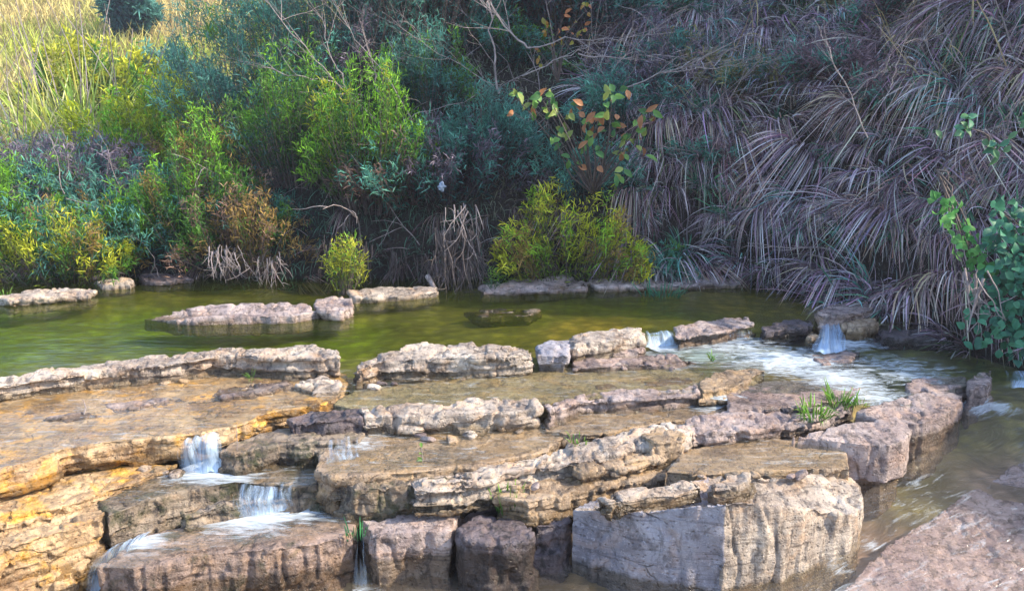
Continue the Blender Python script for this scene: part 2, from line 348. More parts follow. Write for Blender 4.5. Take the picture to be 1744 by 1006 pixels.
# ------------------------------------------------------------------ rocks
def resample(pts, step):
    pts = np.asarray(pts, float); out = []
    for a, b in zip(pts, np.roll(pts, -1, 0)):
        n = max(1, int(np.hypot(*(b - a)[:2]) / step)); out += [a + (b - a) * k / n for k in range(n)]
    return np.array(out)
def prism(bm, top, bot):
    n = len(top); vt = [bm.verts.new(p) for p in top]; vb = [bm.verts.new(p) for p in bot]
    for tri in tessellate_polygon([[Vector((p[0], p[1], 0)) for p in top]]):
        a = [vt[i] for i in tri]; c = [vb[i] for i in tri]
        try: bm.faces.new(a); bm.faces.new(c[::-1])
        except ValueError: pass
    for i in range(n):
        j = (i + 1) % n; bm.faces.new((vt[i], vb[i], vb[j], vt[j]))
def rock(name, poly, zb, mat, label, seed, cat='rock', layer=.06, rag=.030, rough=.016, lean=.0, blk=.022, vox=None, flat=1.0, group=None, brk=.011, flute=0, fdir=0, und=.02, groove=True, wl=None, second=None):
    """poly: photo pixels (px, py, z) of the top outline; zb: height of the foot; strata of `layer` metres are stacked and fused"""
    r = np.random.default_rng(seed); zb = zm(zb) - .02; layer *= .8
    W_ = np.array([P(*p) for p in poly]); a = W_[:, :2]
    area = .5 * np.sum(a[:, 0] * np.roll(a[:, 1], -1) - np.roll(a[:, 0], -1) * a[:, 1])
    if area < 0: W_ = W_[::-1]
    dist = W_[:, 1].mean(); vox = vox or (.00165 if layer < .15 else .0021) * dist
    out = resample(W_, .035); n = len(out)
    tn = np.roll(out, -1, 0)[:, :2] - np.roll(out, 1, 0)[:, :2]; nn = np.stack([tn[:, 1], -tn[:, 0]], 1)
    nn /= np.linalg.norm(nn, axis=1, keepdims=True) + 1e-9
    T = out[:, 2].mean() - zb; nl = max(2, int(round(T / layer)))
    cuts = np.cumsum(r.uniform(.5, 1.5, nl)); cuts = np.concatenate([[0], cuts / cuts[-1]])
    s = np.cumsum(np.hypot(*(np.roll(out, -1, 0) - out)[:, :2].T))
    bm = bmesh.new(); prev = 0
    for k in range(nl):
        f0, f1 = cuts[k], cuts[k + 1]
        bl = vnoise(np.stack([np.floor(s / r.uniform(.10, .28) + .4 * vnoise(np.stack([s * 4, 0 * s, 0 * s], 1), seed + k)), 0 * s + k * 7.7, 0 * s + seed], 1), seed + k)
        off = r.uniform(-rag, rag * .4) + blk * bl + und * fbm(np.stack([s * 2.2, 0 * s + k * 3.1, 0 * s], 1), seed) + lean * (1 - (f0 + f1) / 2)
        xy = out[:, :2] + nn * off[:, None]
        jt = .006 * vnoise(np.stack([s * 5, 0 * s, 0 * s + k], 1), seed + 50)
        e = .004
        zt = zb + (out[:, 2] - zb) * f1 + (jt if k < nl - 1 else 0) + e; z0 = zb + (out[:, 2] - zb) * f0 - e
        gr = .009 if (groove and layer < .12 and 0 < k) else 0        # the open bedding joint under each layer
        if gr:
            xi = out[:, :2] - nn * (r.uniform(.012, .040) + .02 * vnoise(np.stack([s * 3, 0 * s, 0 * s + k], 1), seed + 70))[:, None]
            prism(bm, np.column_stack([xi, z0 + gr * 1.6]), np.column_stack([xi, z0 - gr]))
        prism(bm, np.column_stack([xy, zt]), np.column_stack([xy, z0 + gr]))
    bmesh.ops.recalc_face_normals(bm, faces=bm.faces)
    me = bpy.data.meshes.new(name); bm.to_mesh(me); bm.free()
    o = bpy.data.objects.new(name, me); COL.objects.link(o)
    md = o.modifiers.new('r', 'REMESH'); md.mode = 'VOXEL'; md.voxel_size = vox
    dg = bpy.context.evaluated_depsgraph_get(); ev = o.evaluated_get(dg)
    me2 = bpy.data.meshes.new_from_object(ev); o.modifiers.clear(); o.data = me2; bpy.data.meshes.remove(me)
    nv = len(me2.vertices); co = np.empty(nv * 3, np.float32); me2.vertices.foreach_get('co', co); co = co.reshape(-1, 3).astype(float)
    no = np.empty(nv * 3, np.float32); me2.vertices.foreach_get('normal', no); no = no.reshape(-1, 3).astype(float)
    up = np.clip(no[:, 2], 0, 1)
    amp = 1 - (1 - flat) * up
    def brick(f, sd, wp=.55):
        q = co * np.array(f); q = q + wp * np.stack([vnoise(co * 5.1, sd + 1), vnoise(co * 5.3, sd + 2), .8 * vnoise(co * np.array([3., 3., 9.]), sd + 3)], 1)
        k = np.floor(q[:, 2]); q[:, 0] += hash3(k.astype(np.int64), 0 * k.astype(np.int64), 0 * k.astype(np.int64), sd + 4) * 3
        c = np.floor(q).astype(np.int64); return hash3(c[:, 0], c[:, 1], c[:, 2], sd + 5)
    dsp = rough * (1.2 * fbm(co * 4, seed) + .7 * fbm(co * 17, seed + 3, 3)) + brk * (brick((4.2, 4.2, 1 / layer / 1.6), seed, .9) + .55 * brick((11, 11, 1 / layer), seed + 30, .7))
    crk = 1 - np.abs(fbm(co * np.array([5., 5., 1.2]), seed + 12, 3)); dsp = dsp - rough * 1.3 * np.clip(crk - .90, 0, .1) / .1
    if flute: dsp = dsp + flute * fbm(co * np.array([11., 11., 1.6]), seed + 21, 3) * (1 - up) * ((1 - fdir) + fdir * np.clip(no[:, 0] * 3 + .2, 0, 1))
    co = co + no * (dsp * amp)[:, None]
    wl = wl if wl is not None else (0.0 if seed < 20 else zb + .055)
    wet = np.clip((wl + .035 + .03 * fbm(co * 7, seed + 90, 3) - co[:, 2]) / .03, 0, 1)
    at = me2.color_attributes.new('tint', 'FLOAT_COLOR', 'POINT'); cc = np.ones((nv, 4), np.float32); cc[:, :3] = wet[:, None]; at.data.foreach_set('color', cc.ravel())
    ctr = np.array([co[:, 0].mean(), co[:, 1].mean(), co[:, 2].min()])
    me2.vertices.foreach_set('co', (co - ctr).astype(np.float32).ravel())
    me2.polygons.foreach_set('use_smooth', np.ones(len(me2.polygons), bool))
    me2.update(); me2.materials.clear(); me2.materials.append(M[mat]); me2.name = name; o.location = ctr
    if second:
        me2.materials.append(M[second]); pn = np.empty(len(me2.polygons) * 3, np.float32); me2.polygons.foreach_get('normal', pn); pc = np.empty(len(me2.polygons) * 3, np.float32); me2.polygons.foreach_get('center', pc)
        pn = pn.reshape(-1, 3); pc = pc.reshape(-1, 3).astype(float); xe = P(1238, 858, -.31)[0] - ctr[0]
        me2.polygons.foreach_set('material_index', ((pc[:, 0] + .05 * fbm(pc * 6, 3) > xe) | (pn[:, 2] > .75)).astype(np.int32))  # sunlight painted in: boulder's right side and top get the paler stone
    return tag(o, label, cat, group)
def zz(z, pts): return [(a, b, z) for a, b in pts]

ROCKS = [
 # --- far side of the upper pool
 ('rock', zz(.06, [(-20, 506), (30, 498), (92, 490), (165, 492), (152, 501), (105, 504), (20, 512)]), -.12, 'pale', 'low rock at the far left of the pool with an orange right end', 11, dict()),
 ('rock', zz(.05, [(158, 477), (195, 473), (232, 477), (225, 484), (170, 486)]), -.06, 'pale', 'flat pale stone at the foot of the left bank bushes', 12, dict(rag=.012)),
 ('rock', zz(.05, [(240, 470), (300, 466), (330, 472), (290, 478), (245, 478)]), -.08, 'dark', 'small dark stone half hidden under the left bank bushes', 13, dict(rag=.012)),
 ('rock', [(245, 543, .0), (300, 527, .07), (360, 519, .09), (480, 513, .10), (525, 517, .09), (541, 530, .06), (500, 536, .07), (400, 538, .07), (310, 546, .04)], -.14, 'pink', 'long rounded pinkish rock standing in the green pool', 14, dict(layer=.2, rag=.006, blk=.01, brk=.006)),
 ('rock', zz(.07, [(540, 512), (570, 505), (598, 508), (602, 524), (580, 532), (545, 530)]), -.12, 'pink', 'small broken rock at the right end of the long pink rock', 15, dict()),
 ('rock', zz(.05, [(595, 496), (660, 489), (740, 485), (748, 497), (690, 503), (605, 508)]), -.10, 'pale', 'low pale shelf left of the dangling dark roots', 16, dict()),
 ('rock', zz(.035, [(815, 488), (880, 474), (960, 470), (1010, 480), (1000, 492), (900, 496), (820, 498)]), -.10, 'pink', 'low pinkish shelf under the yellow green bush', 17, dict(rag=.03)),
 ('rock', zz(.04, [(1005, 476), (1090, 466), (1200, 464), (1265, 472), (1262, 484), (1150, 488), (1020, 490)]), -.10, 'pink', 'far shelf at the foot of the dry grass bank', 18, dict(rag=.03)),
 ('rock', zz(-.004, [(790, 530), (850, 526), (918, 530), (905, 538), (820, 540)]), -.14, 'mossy', 'nearly drowned mossy slab in the middle of the upper pool', 19, dict()),
 # --- ridge that holds the upper pool
 ('rock_ledge', [(-120, 657, .03), (0, 641, .04), (69, 632, .04), (172, 617, .05), (292, 601, .06), (378, 589, .07), (447, 592, .07), (537, 586, .08), (583, 598, .07), (586, 612, .05), (530, 612, .06), (440, 610, .06), (370, 608, .05), (290, 620, .04), (170, 634, .03), (70, 648, .02), (-120, 676, .01)], -.20, 'pale', 'long pale layered ridge holding back the green pool on the left', 21, dict(rag=.022, lean=-.05)),
 ('rock_ledge', [(598, 622, .0), (640, 598, .05), (700, 586, .07), (800, 587, .06), (880, 588, .06), (908, 592, .05), (908, 604, .05), (870, 608, .05), (760, 609, .05), (650, 616, .03), (606, 636, -.02)], -.22, 'pale', 'thinly layered block in the middle of the ridge with an orange right end', 22, dict(layer=.034, rag=.028, lean=-.06)),
 ('rock', zz(.03, [(914, 588), (938, 577), (966, 580), (972, 592), (962, 604), (920, 604)]), -.20, 'blue', 'small bluish grey boulder wedged in the ridge', 23, dict(layer=.12)),
 ('rock', zz(.05, [(955, 578), (985, 566), (1040, 560), (1098, 558), (1100, 572), (1040, 582), (975, 590)]), -.14, 'pale', 'rubbly ridge stone between the grey boulder and the white water', 24, dict(layer=.05)),
 ('rock', zz(-.06, [(1030, 588), (1085, 582), (1105, 592), (1090, 602), (1040, 604)]), -.2, 'pink', 'squarish lump below the rubbly ridge stone', 25, dict()),
 ('rock_ledge', zz(-.11, [(972, 606), (1060, 600), (1150, 604), (1192, 612), (1150, 620), (1060, 622), (975, 628)]), -.24, 'wetpink', 'thin flat ledge below the ridge in the middle of the stream', 26, dict(layer=.03)),
 ('rock', zz(.02, [(1148, 560), (1200, 548), (1272, 541), (1284, 552), (1240, 564), (1155, 574)]), -.14, 'pink', 'lumpy ridge rock right of the first white cascade', 27, dict(layer=.05, rag=.04)),
 ('rock', zz(.0, [(1295, 556), (1330, 546), (1385, 541), (1390, 556), (1340, 562), (1300, 566)]), -.16, 'dark', 'dark purple block left of the blue waterfall', 28, dict()),
 ('rock', zz(.09, [(1392, 527), (1440, 514), (1478, 512), (1486, 524), (1460, 533), (1400, 537)]), -.10, 'wetpink', 'reddish layered rock topping the blue waterfall', 29, dict(layer=.03, rag=.03)),
 ('rock', zz(.02, [(1435, 545), (1475, 535), (1490, 548), (1470, 560), (1440, 560)]), -.15, 'wet', 'brown rock on the right side of the blue waterfall', 30, dict()),
 ('rock', zz(-.06, [(1370, 560), (1395, 556), (1398, 572), (1375, 578)]), -.2, 'wet', 'little brown stone on the left edge of the blue waterfall', 31, dict()),
 ('rock', zz(-.15, [(1385, 604), (1425, 594), (1462, 600), (1456, 616), (1400, 620)]), -.27, 'wetpink', 'round reddish rock in white water below the blue waterfall', 32, dict(layer=.1)),
 ('rock', zz(-.08, [(1480, 552), (1560, 546), (1620, 560), (1600, 578), (1500, 574)]), -.26, 'dark', 'dark wet rock under the hanging grass right of the waterfall', 33, dict()),
 # --- second terrace
 ('rock_ledge', zz(-.185, [(-200, 690), (0, 660), (150, 655), (330, 640), (520, 630), (600, 635), (590, 672), (560, 692), (462, 706), (430, 722), (335, 742), (258, 748), (182, 757), (112, 768), (60, 790), (0, 806), (-200, 850)]), -.40, 'gold', 'broad golden terrace of wet stone on the left side of the stream', 41, dict(layer=.04, rag=.03, flat=.35, lean=-.05)),
 ('rock', zz(-.145, [(352, 668), (400, 655), (488, 647), (502, 656), (470, 668), (372, 680)]), -.22, 'pink', 'flat slab lying on the golden terrace', 42, dict(layer=.03)),
 ('rock', zz(-.15, [(70, 712), (120, 702), (172, 698), (168, 708), (110, 718)]), -.22, 'pink', 'thin pinkish stone barely above the shallow water on the golden terrace', 43, dict(layer=.03)),
 ('rock', zz(-.12, [(505, 655), (545, 643), (580, 648), (575, 664), (530, 670)]), -.24, 'pale', 'small knobbly stone at the gap in the ridge', 44, dict()),
 ('rock_ledge', zz(-.20, [(570, 690), (600, 664), (740, 650), (900, 636), (1000, 622), (1180, 610), (1200, 636), (1180, 672), (1010, 680), (900, 690), (780, 694), (640, 704)]), -.36, 'olive', 'submerged olive brown terrace behind the notched wall', 45, dict(flat=.3)),
 ('rock_ledge', [(612, 697, -.13), (700, 690, -.13), (780, 685, -.13), (855, 677, -.12), (900, 680, -.11), (916, 694, -.13), (880, 704, -.14), (780, 706, -.14), (620, 712, -.15)], -.35, 'pale', 'notched pale wall of rock with an orange right end in midstream', 46, dict(layer=.07, blk=.035, rag=.015)),
 ('rock_ledge', zz(-.165, [(480, 712), (530, 700), (615, 698), (625, 714), (560, 722), (500, 724)]), -.34, 'dark', 'dark slab at the left end of the notched wall', 47, dict()),
 ('rock_ledge', zz(-.17, [(925, 694), (985, 676), (1010, 668), (1100, 664), (1182, 658), (1190, 670), (1100, 680), (1000, 686), (935, 704)]), -.33, 'pink', 'thin ridge running right from the notched wall', 48, dict(layer=.035)),
 ('rock', zz(-.15, [(1180, 650), (1215, 632), (1280, 624), (1310, 632), (1280, 652), (1230, 668), (1190, 672)]), -.32, 'wet', 'yellowish brown chunk left of the rapids', 49, dict(layer=.05)),
 ('rock_ledge', zz(-.215, [(1230, 668), (1300, 650), (1420, 640), (1470, 660), (1440, 684), (1330, 696), (1240, 700)]), -.36, 'wetpink', 'flat reddish shelf below the rapids', 50, dict(flat=.4)),
 # --- third terrace
 ('rock_ledge', zz(-.29, [(372, 770), (395, 755), (440, 738), (520, 722), (600, 720), (625, 738), (612, 752), (560, 757), (470, 760), (400, 772)]), -.47, 'mossy', 'humped dark mossy slab with water running over its right end', 51, dict(flat=.4, layer=.08)),
 ('rock_ledge', zz(-.34, [(540, 800), (560, 762), (620, 736), (780, 728), (930, 722), (960, 740), (930, 765), (800, 790), (700, 803), (560, 812)]), -.56, 'wet', 'sandy gold terrace under the notched wall', 52, dict(flat=.35, layer=.1)),
 ('rock_ledge', zz(-.31, [(925, 735), (940, 700), (1010, 685), (1180, 672), (1250, 690), (1200, 712), (1110, 722), (1000, 740)]), -.45, 'wet', 'small wet orange terrace behind the long layered ledge', 53, dict(flat=.35)),
 ('rock_ledge', [(775, 806, -.36), (850, 784, -.34), (940, 765, -.32), (1000, 748, -.30), (1080, 728, -.27), (1140, 714, -.25), (1190, 722, -.26), (1180, 745, -.28), (1100, 760, -.31), (1000, 778, -.33), (930, 790, -.35), (830, 812, -.37)], -.54, 'pale', 'long thinly layered ledge running diagonally across midstream', 54, dict(layer=.032, rag=.035, lean=-.05)),
 ('rock', zz(-.28, [(1090, 744), (1120, 730), (1170, 736), (1165, 752), (1110, 760)]), -.46, 'wet', 'reddish brown block in front of the long layered ledge', 55, dict(layer=.06)),
 ('rock_ledge', [(1150, 725, -.25), (1220, 700, -.24), (1330, 690, -.23), (1440, 672, -.23), (1460, 686, -.24), (1380, 712, -.26), (1290, 732, -.28), (1180, 742, -.29)], -.44, 'pink', 'grey layered ledge leading right to the green grass tuft', 56, dict(layer=.03, rag=.03)),
 # --- left lower steps
 ('rock_ledge', zz(-.42, [(-260, 960), (-200, 850), (0, 812), (120, 800), (230, 790), (300, 790), (250, 812), (190, 836), (90, 865), (0, 890)]), -.60, 'gold', 'orange wet step below the golden terrace at the left edge', 61, dict(layer=.045, flat=.6)),
 ('rock_ledge', zz(-.48, [(-260, 1000), (-150, 900), (0, 868), (120, 850), (170, 846), (180, 870), (170, 885), (110, 905), (0, 938), (-100, 985)]), -.72, 'gold', 'lowest broken step at the left edge of the picture', 62, dict(layer=.05, rag=.03)),
 ('rock_ledge', zz(-.70, [(-260, 1060), (-100, 990), (0, 955), (170, 915), (190, 935), (120, 975), (0, 1010)]), -.95, 'gold', 'low slab in the lower left corner', 63, dict()),
 ('rock_ledge', zz(-.47, [(160, 858), (200, 828), (290, 806), (430, 792), (545, 790), (600, 800), (572, 824), (500, 832), (400, 826), (300, 842), (230, 862), (180, 880)]), -.72, 'mossy', 'brown shelf with a mossy shaded front between two falls', 64, dict(layer=.2, flat=.4, rag=.01)),
 ('rock_ledge', zz(-.40, [(545, 818), (600, 802), (700, 800), (790, 790), (820, 800), (790, 818), (700, 826), (600, 834)]), -.62, 'mossy', 'mossy wall under the sandy terrace above the green weeds', 65, dict(layer=.2, rag=.01)),
 ('rock_ledge', zz(-.62, [(170, 960), (260, 908), (420, 880), (540, 858), (596, 862), (606, 884), (596, 906), (540, 926), (420, 938), (330, 946), (230, 968)]), -1.05, 'brown', 'long brown slab in the foreground left of the dark gap', 66, dict(wl=-.6, layer=.3, flat=.4, und=.01, rag=.01, blk=.01, flute=.02)),
 ('rock_ledge', zz(-.60, [(590, 858), (640, 842), (760, 836), (850, 850), (790, 866), (770, 888), (765, 905), (700, 905), (640, 915), (622, 895)]), -1.0, 'pink', 'pale foreground slab right of the dark gap', 67, dict(wl=-.58, und=.008, layer=.25, flat=.5, rag=.01, blk=.01, flute=.01)),
 ('rock', zz(-.60, [(778, 902), (800, 882), (840, 874), (890, 884), (915, 905), (900, 925), (840, 930), (790, 922)]), -.98, 'dark', 'dark brown boulder in the foreground beside the pale slab', 68, dict(wl=-.5, layer=.3, rag=.01, blk=.01)),
 ('rock', zz(-.62, [(895, 880), (920, 862), (975, 856), (985, 880), (960, 900), (905, 902)]), -.98, 'dark', 'black wet rock in the shadow left of the great grey boulder', 69, dict(layer=.15)),
 ('rock_ledge', zz(-.48, [(840, 846), (900, 822), (1000, 802), (1110, 792), (1150, 806), (1060, 828), (960, 846), (900, 858)]), -.62, 'wet', 'flat brown wet slab above the great grey boulder', 70, dict(layer=.03, flat=.7)),
 ('rock_ledge', zz(-.175, [(180, 690), (300, 676), (420, 668), (440, 676), (330, 688), (200, 700)]), -.24, 'pink', 'long thin plate in the shallow water of the golden terrace', 84, dict(layer=.03, rough=.01)),
 ('rock_ledge', zz(-.178, [(330, 712), (430, 694), (560, 678), (575, 686), (450, 706), (345, 722)]), -.24, 'gold', 'thin golden plate near the lip above the frothy waterfall', 85, dict(layer=.03, rough=.01)),
 ('rock_ledge', zz(-.19, [(1010, 655), (1090, 646), (1175, 642), (1180, 650), (1090, 657), (1015, 664)]), -.24, 'wet', 'thin brown plate in the water behind the right hand thin ridge', 86, dict(layer=.03, rough=.01)),
 ('rock_ledge', zz(-.36, [(700, 812), (800, 806), (850, 800), (842, 812), (780, 824), (705, 828)]), -.55, 'pale', 'broken thin plates at the left end of the long layered ledge', 87, dict(layer=.03, rag=.04)),
 ('rock_ledge', zz(-.385, [(985, 790), (1060, 774), (1120, 764), (1130, 776), (1060, 790), (990, 802)]), -.52, 'wet', 'orange brown plates below the long layered ledge', 88, dict(layer=.028, rag=.04)),
 ('rock_ledge', zz(-.52, [(300, 872), (400, 850), (540, 838), (548, 846), (410, 862), (310, 882)]), -.66, 'mossy', 'mossy step half hidden behind the veil of water', 89, dict(layer=.03)),
 # --- right side
 ('rock_ledge', zz(-.40, [(1120, 806), (1170, 764), (1290, 742), (1420, 748), (1448, 770), (1452, 800), (1350, 802), (1280, 806), (1180, 812)]), -.66, 'wet', 'smooth ochre terrace under shallow water above the great boulder', 71, dict(layer=.1, flat=.25)),
 ('boulder', [(972, 868, -.53), (1010, 848, -.48), (1100, 830, -.43), (1200, 812, -.40), (1262, 806, -.39), (1340, 812, -.41), (1440, 800, -.44), (1462, 822, -.50), (1472, 866, -.55), (1450, 874, -.54), (1380, 866, -.45), (1300, 858, -.36), (1238, 856, -.31), (1180, 862, -.36), (1080, 872, -.45)], -1.05, 'blue', 'great blue grey boulder in the foreground, its sunlit right side and top painted paler', 72, dict(layer=.9, rag=.002, rough=.011, blk=.002, lean=0, brk=.003, flute=.040, fdir=.95, und=.003, wl=-.66, second='pale')),
 ('rock', zz(-.37, [(1010, 848), (1080, 830), (1180, 818), (1200, 826), (1150, 842), (1040, 856)]), -.46, 'pale', 'thin bright plate lying on top of the great grey boulder', 73, dict(layer=.03)),
 ('rock', zz(-.36, [(1200, 822), (1235, 808), (1275, 806), (1285, 820), (1250, 834), (1210, 834)]), -.45, 'pale', 'knobbly pale lump on top of the great grey boulder', 74, dict()),
 ('boulder', [(1340, 742, -.30), (1420, 722, -.28), (1500, 712, -.27), (1545, 716, -.27), (1562, 732, -.29), (1552, 752, -.31), (1520, 762, -.32), (1470, 760, -.32), (1400, 752, -.32)], -.82, 'pink', 'wedge shaped purple grey boulder beside the right pool', 75, dict(layer=.5, rag=.003, blk=.004, brk=.004, lean=-.10, und=.006, rough=.012, wl=-.44)),
 ('boulder', [(1450, 700, -.24), (1530, 676, -.22), (1605, 664, -.21), (1640, 672, -.22), (1636, 692, -.25), (1600, 712, -.27), (1560, 722, -.28), (1500, 716, -.28)], -.68, 'pink', 'pink boulder behind the wedge shaped one with foam at its foot', 76, dict(layer=.3, rag=.005, blk=.01, brk=.007, und=.01, wl=-.25)),
 ('boulder', zz(-.17, [(1642, 650), (1660, 634), (1690, 630), (1698, 645), (1680, 662), (1650, 666)]), -.5, 'wetpink', 'rounded brown rock at the lip of the small fall on the right', 77, dict(layer=.15)),
 ('rock', zz(-.20, [(1540, 655), (1580, 642), (1640, 640), (1650, 655), (1600, 666), (1550, 668)]), -.42, 'wetpink', 'low flat rock between the rapids and the rounded brown rock', 78, dict()),
 ('rock_ledge', [(1440, 985, -.885), (1530, 905, -.825), (1610, 850, -.745), (1740, 780, -.62), (1950, 800, -.61), (1950, 1080, -.92), (1400, 1090, -.94), (1380, 1020, -.90)], -1.1, 'shoal', 'broad pinkish shoal barely under the riffles in the lower right corner', 79, dict(layer=.2, flat=.8, rough=.014, rag=.05, brk=.006)),
]
for nm, poly, zb, mat, label, seed, kw in ROCKS:
    rock(nm, poly, zb, mat, label, seed, cat={'rock': 'rock', 'boulder': 'boulder', 'rock_ledge': 'rock ledge'}[nm], **kw)

# small loose stones lying along the joints of the ledges
def loose_stones():
    r = np.random.default_rng(55); lines = [((20, 664), (330, 646), -.165), ((620, 658), (900, 634), -.165), ((640, 744), (900, 742), -.315), ((860, 838), (1150, 790), -.45), ((1000, 626), (1180, 622), -.17), ((1010, 694), (1180, 680), -.285),
        ((560, 858), (760, 846), -.58), ((1300, 700), (1440, 690), -.24), ((250, 800), (330, 812), -.44), ((1180, 812), (1440, 806), -.40), ((940, 596), (960, 610), -.1)]
    base = []
    for k in range(6):
        bm = bmesh.new(); bmesh.ops.create_icosphere(bm, subdivisions=3, radius=1)
        co = np.array([tuple(v.co) for v in bm.verts]); co = co * (1 + .30 * fbm(co * 1.1 + k * 9, k)[:, None] + .12 * fbm(co * 3 + k, k)[:, None]) * [1.5, 1, .55]
        for ax in range(3): co[:, ax] = np.clip(co[:, ax], -.8 * [1.5, 1, .5][ax], .8 * [1.5, 1, .5][ax])
        for v, c in zip(bm.verts, co): v.co = c
        me = bpy.data.meshes.new('loose_stone'); bm.to_mesh(me); bm.free(); me.polygons.foreach_set('use_smooth', np.ones(len(me.polygons), bool)); me.materials.append(M[['pale', 'wet', 'pink', 'mossy', 'pale', 'dark'][k]]); base.append(me)
    for (a, b, z) in lines:
        for _ in range(6):
            t = r.random(); p = P(a[0] + (b[0] - a[0]) * t, a[1] + (b[1] - a[1]) * t + r.normal(0, 3), z); o = bpy.data.objects.new('loose_stone', base[r.integers(6)]); COL.objects.link(o)
            sc = r.uniform(.014, .042); o.location = p + [0, 0, sc * .1]; o.scale = (sc, sc, sc); o.rotation_euler = (r.normal(0, .2), r.normal(0, .2), r.uniform(0, 6.3))
            tag(o, 'small loose stone lodged along the foot of a ledge', 'stone', 'small loose stones on the ledges')
loose_stones()

# ------------------------------------------------------------------ water
def water(name, pts, mat, label, step=.06, foam=None, wave=.004, seed=0, quad=False):
    """pts: (px, py, z); foam: list of (px, py, radius in metres, amount)"""
    Wp = np.array([P(*p) for p in pts]); a = Wp[:, :2]
    if .5 * np.sum(a[:, 0] * np.roll(a[:, 1], -1) - np.roll(a[:, 0], -1) * a[:, 1]) < 0: Wp = Wp[::-1]
    basis = (lambda x, y: np.column_stack([x, y, np.ones(len(x)), y * y, x * y])) if quad else (lambda x, y: np.column_stack([x, y, np.ones(len(x))]))
    A = basis(Wp[:, 0], Wp[:, 1]); cf = np.linalg.lstsq(A, Wp[:, 2], rcond=None)[0]
    out = resample(Wp, step)[:, :2]; n = len(out)
    lo, hi = out.min(0), out.max(0); gx, gy = np.meshgrid(np.arange(lo[0], hi[0], step), np.arange(lo[1], hi[1], step)); q = np.stack([gx.ravel(), gy.ravel()], 1)
    ins = np.zeros(len(q), bool); j = n - 1
    for i in range(n):
        (xi, yi), (xj, yj) = out[i], out[j]
        c = ((yi > q[:, 1]) != (yj > q[:, 1])) & (q[:, 0] < (xj - xi) * (q[:, 1] - yi) / (yj - yi + 1e-12) + xi); ins ^= c; j = i
    q = q[ins]
    allp = [Vector(p) for p in np.vstack([out, q])]
    v, e, f, *_ = delaunay_2d_cdt(allp, [], [list(range(n))], 1, 1e-5)
    v = np.array([tuple(p) for p in v]); z = basis(v[:, 0], v[:, 1]) @ cf
    z = z + wave * fbm(np.stack([v[:, 0] * 3, v[:, 1] * 7, 0 * z], 1), seed, 3)
    V = np.column_stack([v, z]); F = np.array([t for t in f if len(t) == 3])
    cr = np.cross(V[F[:, 1]] - V[F[:, 0]], V[F[:, 2]] - V[F[:, 0]])[:, 2]; F[cr < 0] = F[cr < 0][:, ::-1]
    col = np.zeros((len(V), 3))
    for (px, py, rad, am) in (foam or []):
        zc = np.mean(Wp[:, 2]); rr_ = ray(px, py); c = np.array([0, 0, CAM_H]) + rr_ * ((zc - CAM_H) / rr_[2])
        col[:] = np.maximum(col, am * np.clip(1.3 - np.hypot(V[:, 0] - c[0], (V[:, 1] - c[1]) * 1.2) / rad, 0, 1)[:, None])
    return tag(obj(name, mesh_np(name, V, F, M[mat], col, True)), label, kind='structure')
water('pool_water', zz(0, [(-900, 470), (-300, 470), (300, 465), (900, 462), (1300, 468), (1400, 490), (1500, 520), (1560, 552), (1390, 556), (1290, 560), (1190, 566), (1100, 572), (960, 592), (900, 600), (700, 602), (590, 612), (560, 606), (430, 600), (300, 612), (150, 630), (0, 648), (-300, 690), (-900, 760)]),
      'pool', 'still green water of the upper pool', .09, wave=.003)
water('shallow_water', zz(-.165, [(-300, 700), (0, 660), (150, 650), (330, 640), (520, 626), (605, 628), (596, 668), (540, 690), (462, 700), (420, 718), (335, 736), (258, 743), (182, 752), (100, 766), (40, 788), (-300, 850)]),
      'sheet', 'thin water over the golden terrace', foam=[(380, 750, .18, .4)])
water('shallow_water', zz(-.175, [(590, 688), (600, 650), (740, 640), (900, 622), (960, 612), (1090, 600), (1180, 590), (1300, 600), (1300, 640), (1200, 668), (1010, 680), (900, 690), (780, 692), (640, 702)]),
      'sheet', 'shallow water between the ridge and the notched wall', foam=[(1180, 600, .5, .45)])
water('rapid_water', [(1100, 588, -.13), (1180, 570, -.12), (1300, 566, -.12), (1400, 580, -.12), (1480, 572, -.12), (1600, 580, -.12), (1700, 596, -.13), (1900, 610, -.13), (1900, 640, -.16), (1700, 650, -.2), (1640, 664, -.21), (1560, 690, -.23), (1450, 692, -.24), (1330, 690, -.23), (1210, 680, -.23), (1200, 640, -.17)],
      'rapid', 'white frothing rapids on the right', foam=[(1120, 590, .35, .9), (1200, 585, .4, .8), (1340, 615, .5, .9), (1430, 640, .35, .9), (1480, 665, .35, .75), (1250, 590, .4, .75), (1150, 590, .3, .7), (1530, 630, .5, .6), (1240, 670, .2, .8), (1440, 590, .3, .8)], wave=.02, seed=5)
water('shallow_water', zz(-.315, [(555, 790), (575, 752), (620, 738), (780, 730), (935, 720), (955, 742), (930, 762), (800, 786), (700, 798), (560, 806)]), 'sheet', 'thin water over the sandy terrace', foam=[(590, 750, .2, .5)])
water('shallow_water', zz(-.29, [(935, 735), (945, 705), (1010, 688), (1180, 674), (1240, 690), (1190, 708), (1110, 718), (1000, 742)]), 'sheet', 'thin water behind the long layered ledge', foam=[(1220, 690, .2, .5)])
water('shallow_water', zz(-.445, [(175, 855), (205, 830), (290, 806), (350, 780), (560, 778), (600, 800), (565, 818), (500, 828), (400, 820), (300, 836), (230, 856)]), 'sheet', 'thin water over the mossy shelf', foam=[(350, 800, .22, .95), (400, 815, .15, .6)])
water('shallow_water', zz(-.375, [(1130, 800), (1175, 766), (1290, 745), (1415, 750), (1440, 770), (1444, 792), (1350, 795), (1280, 798), (1180, 804)]), 'sheet', 'thin clear water on the ochre terrace')
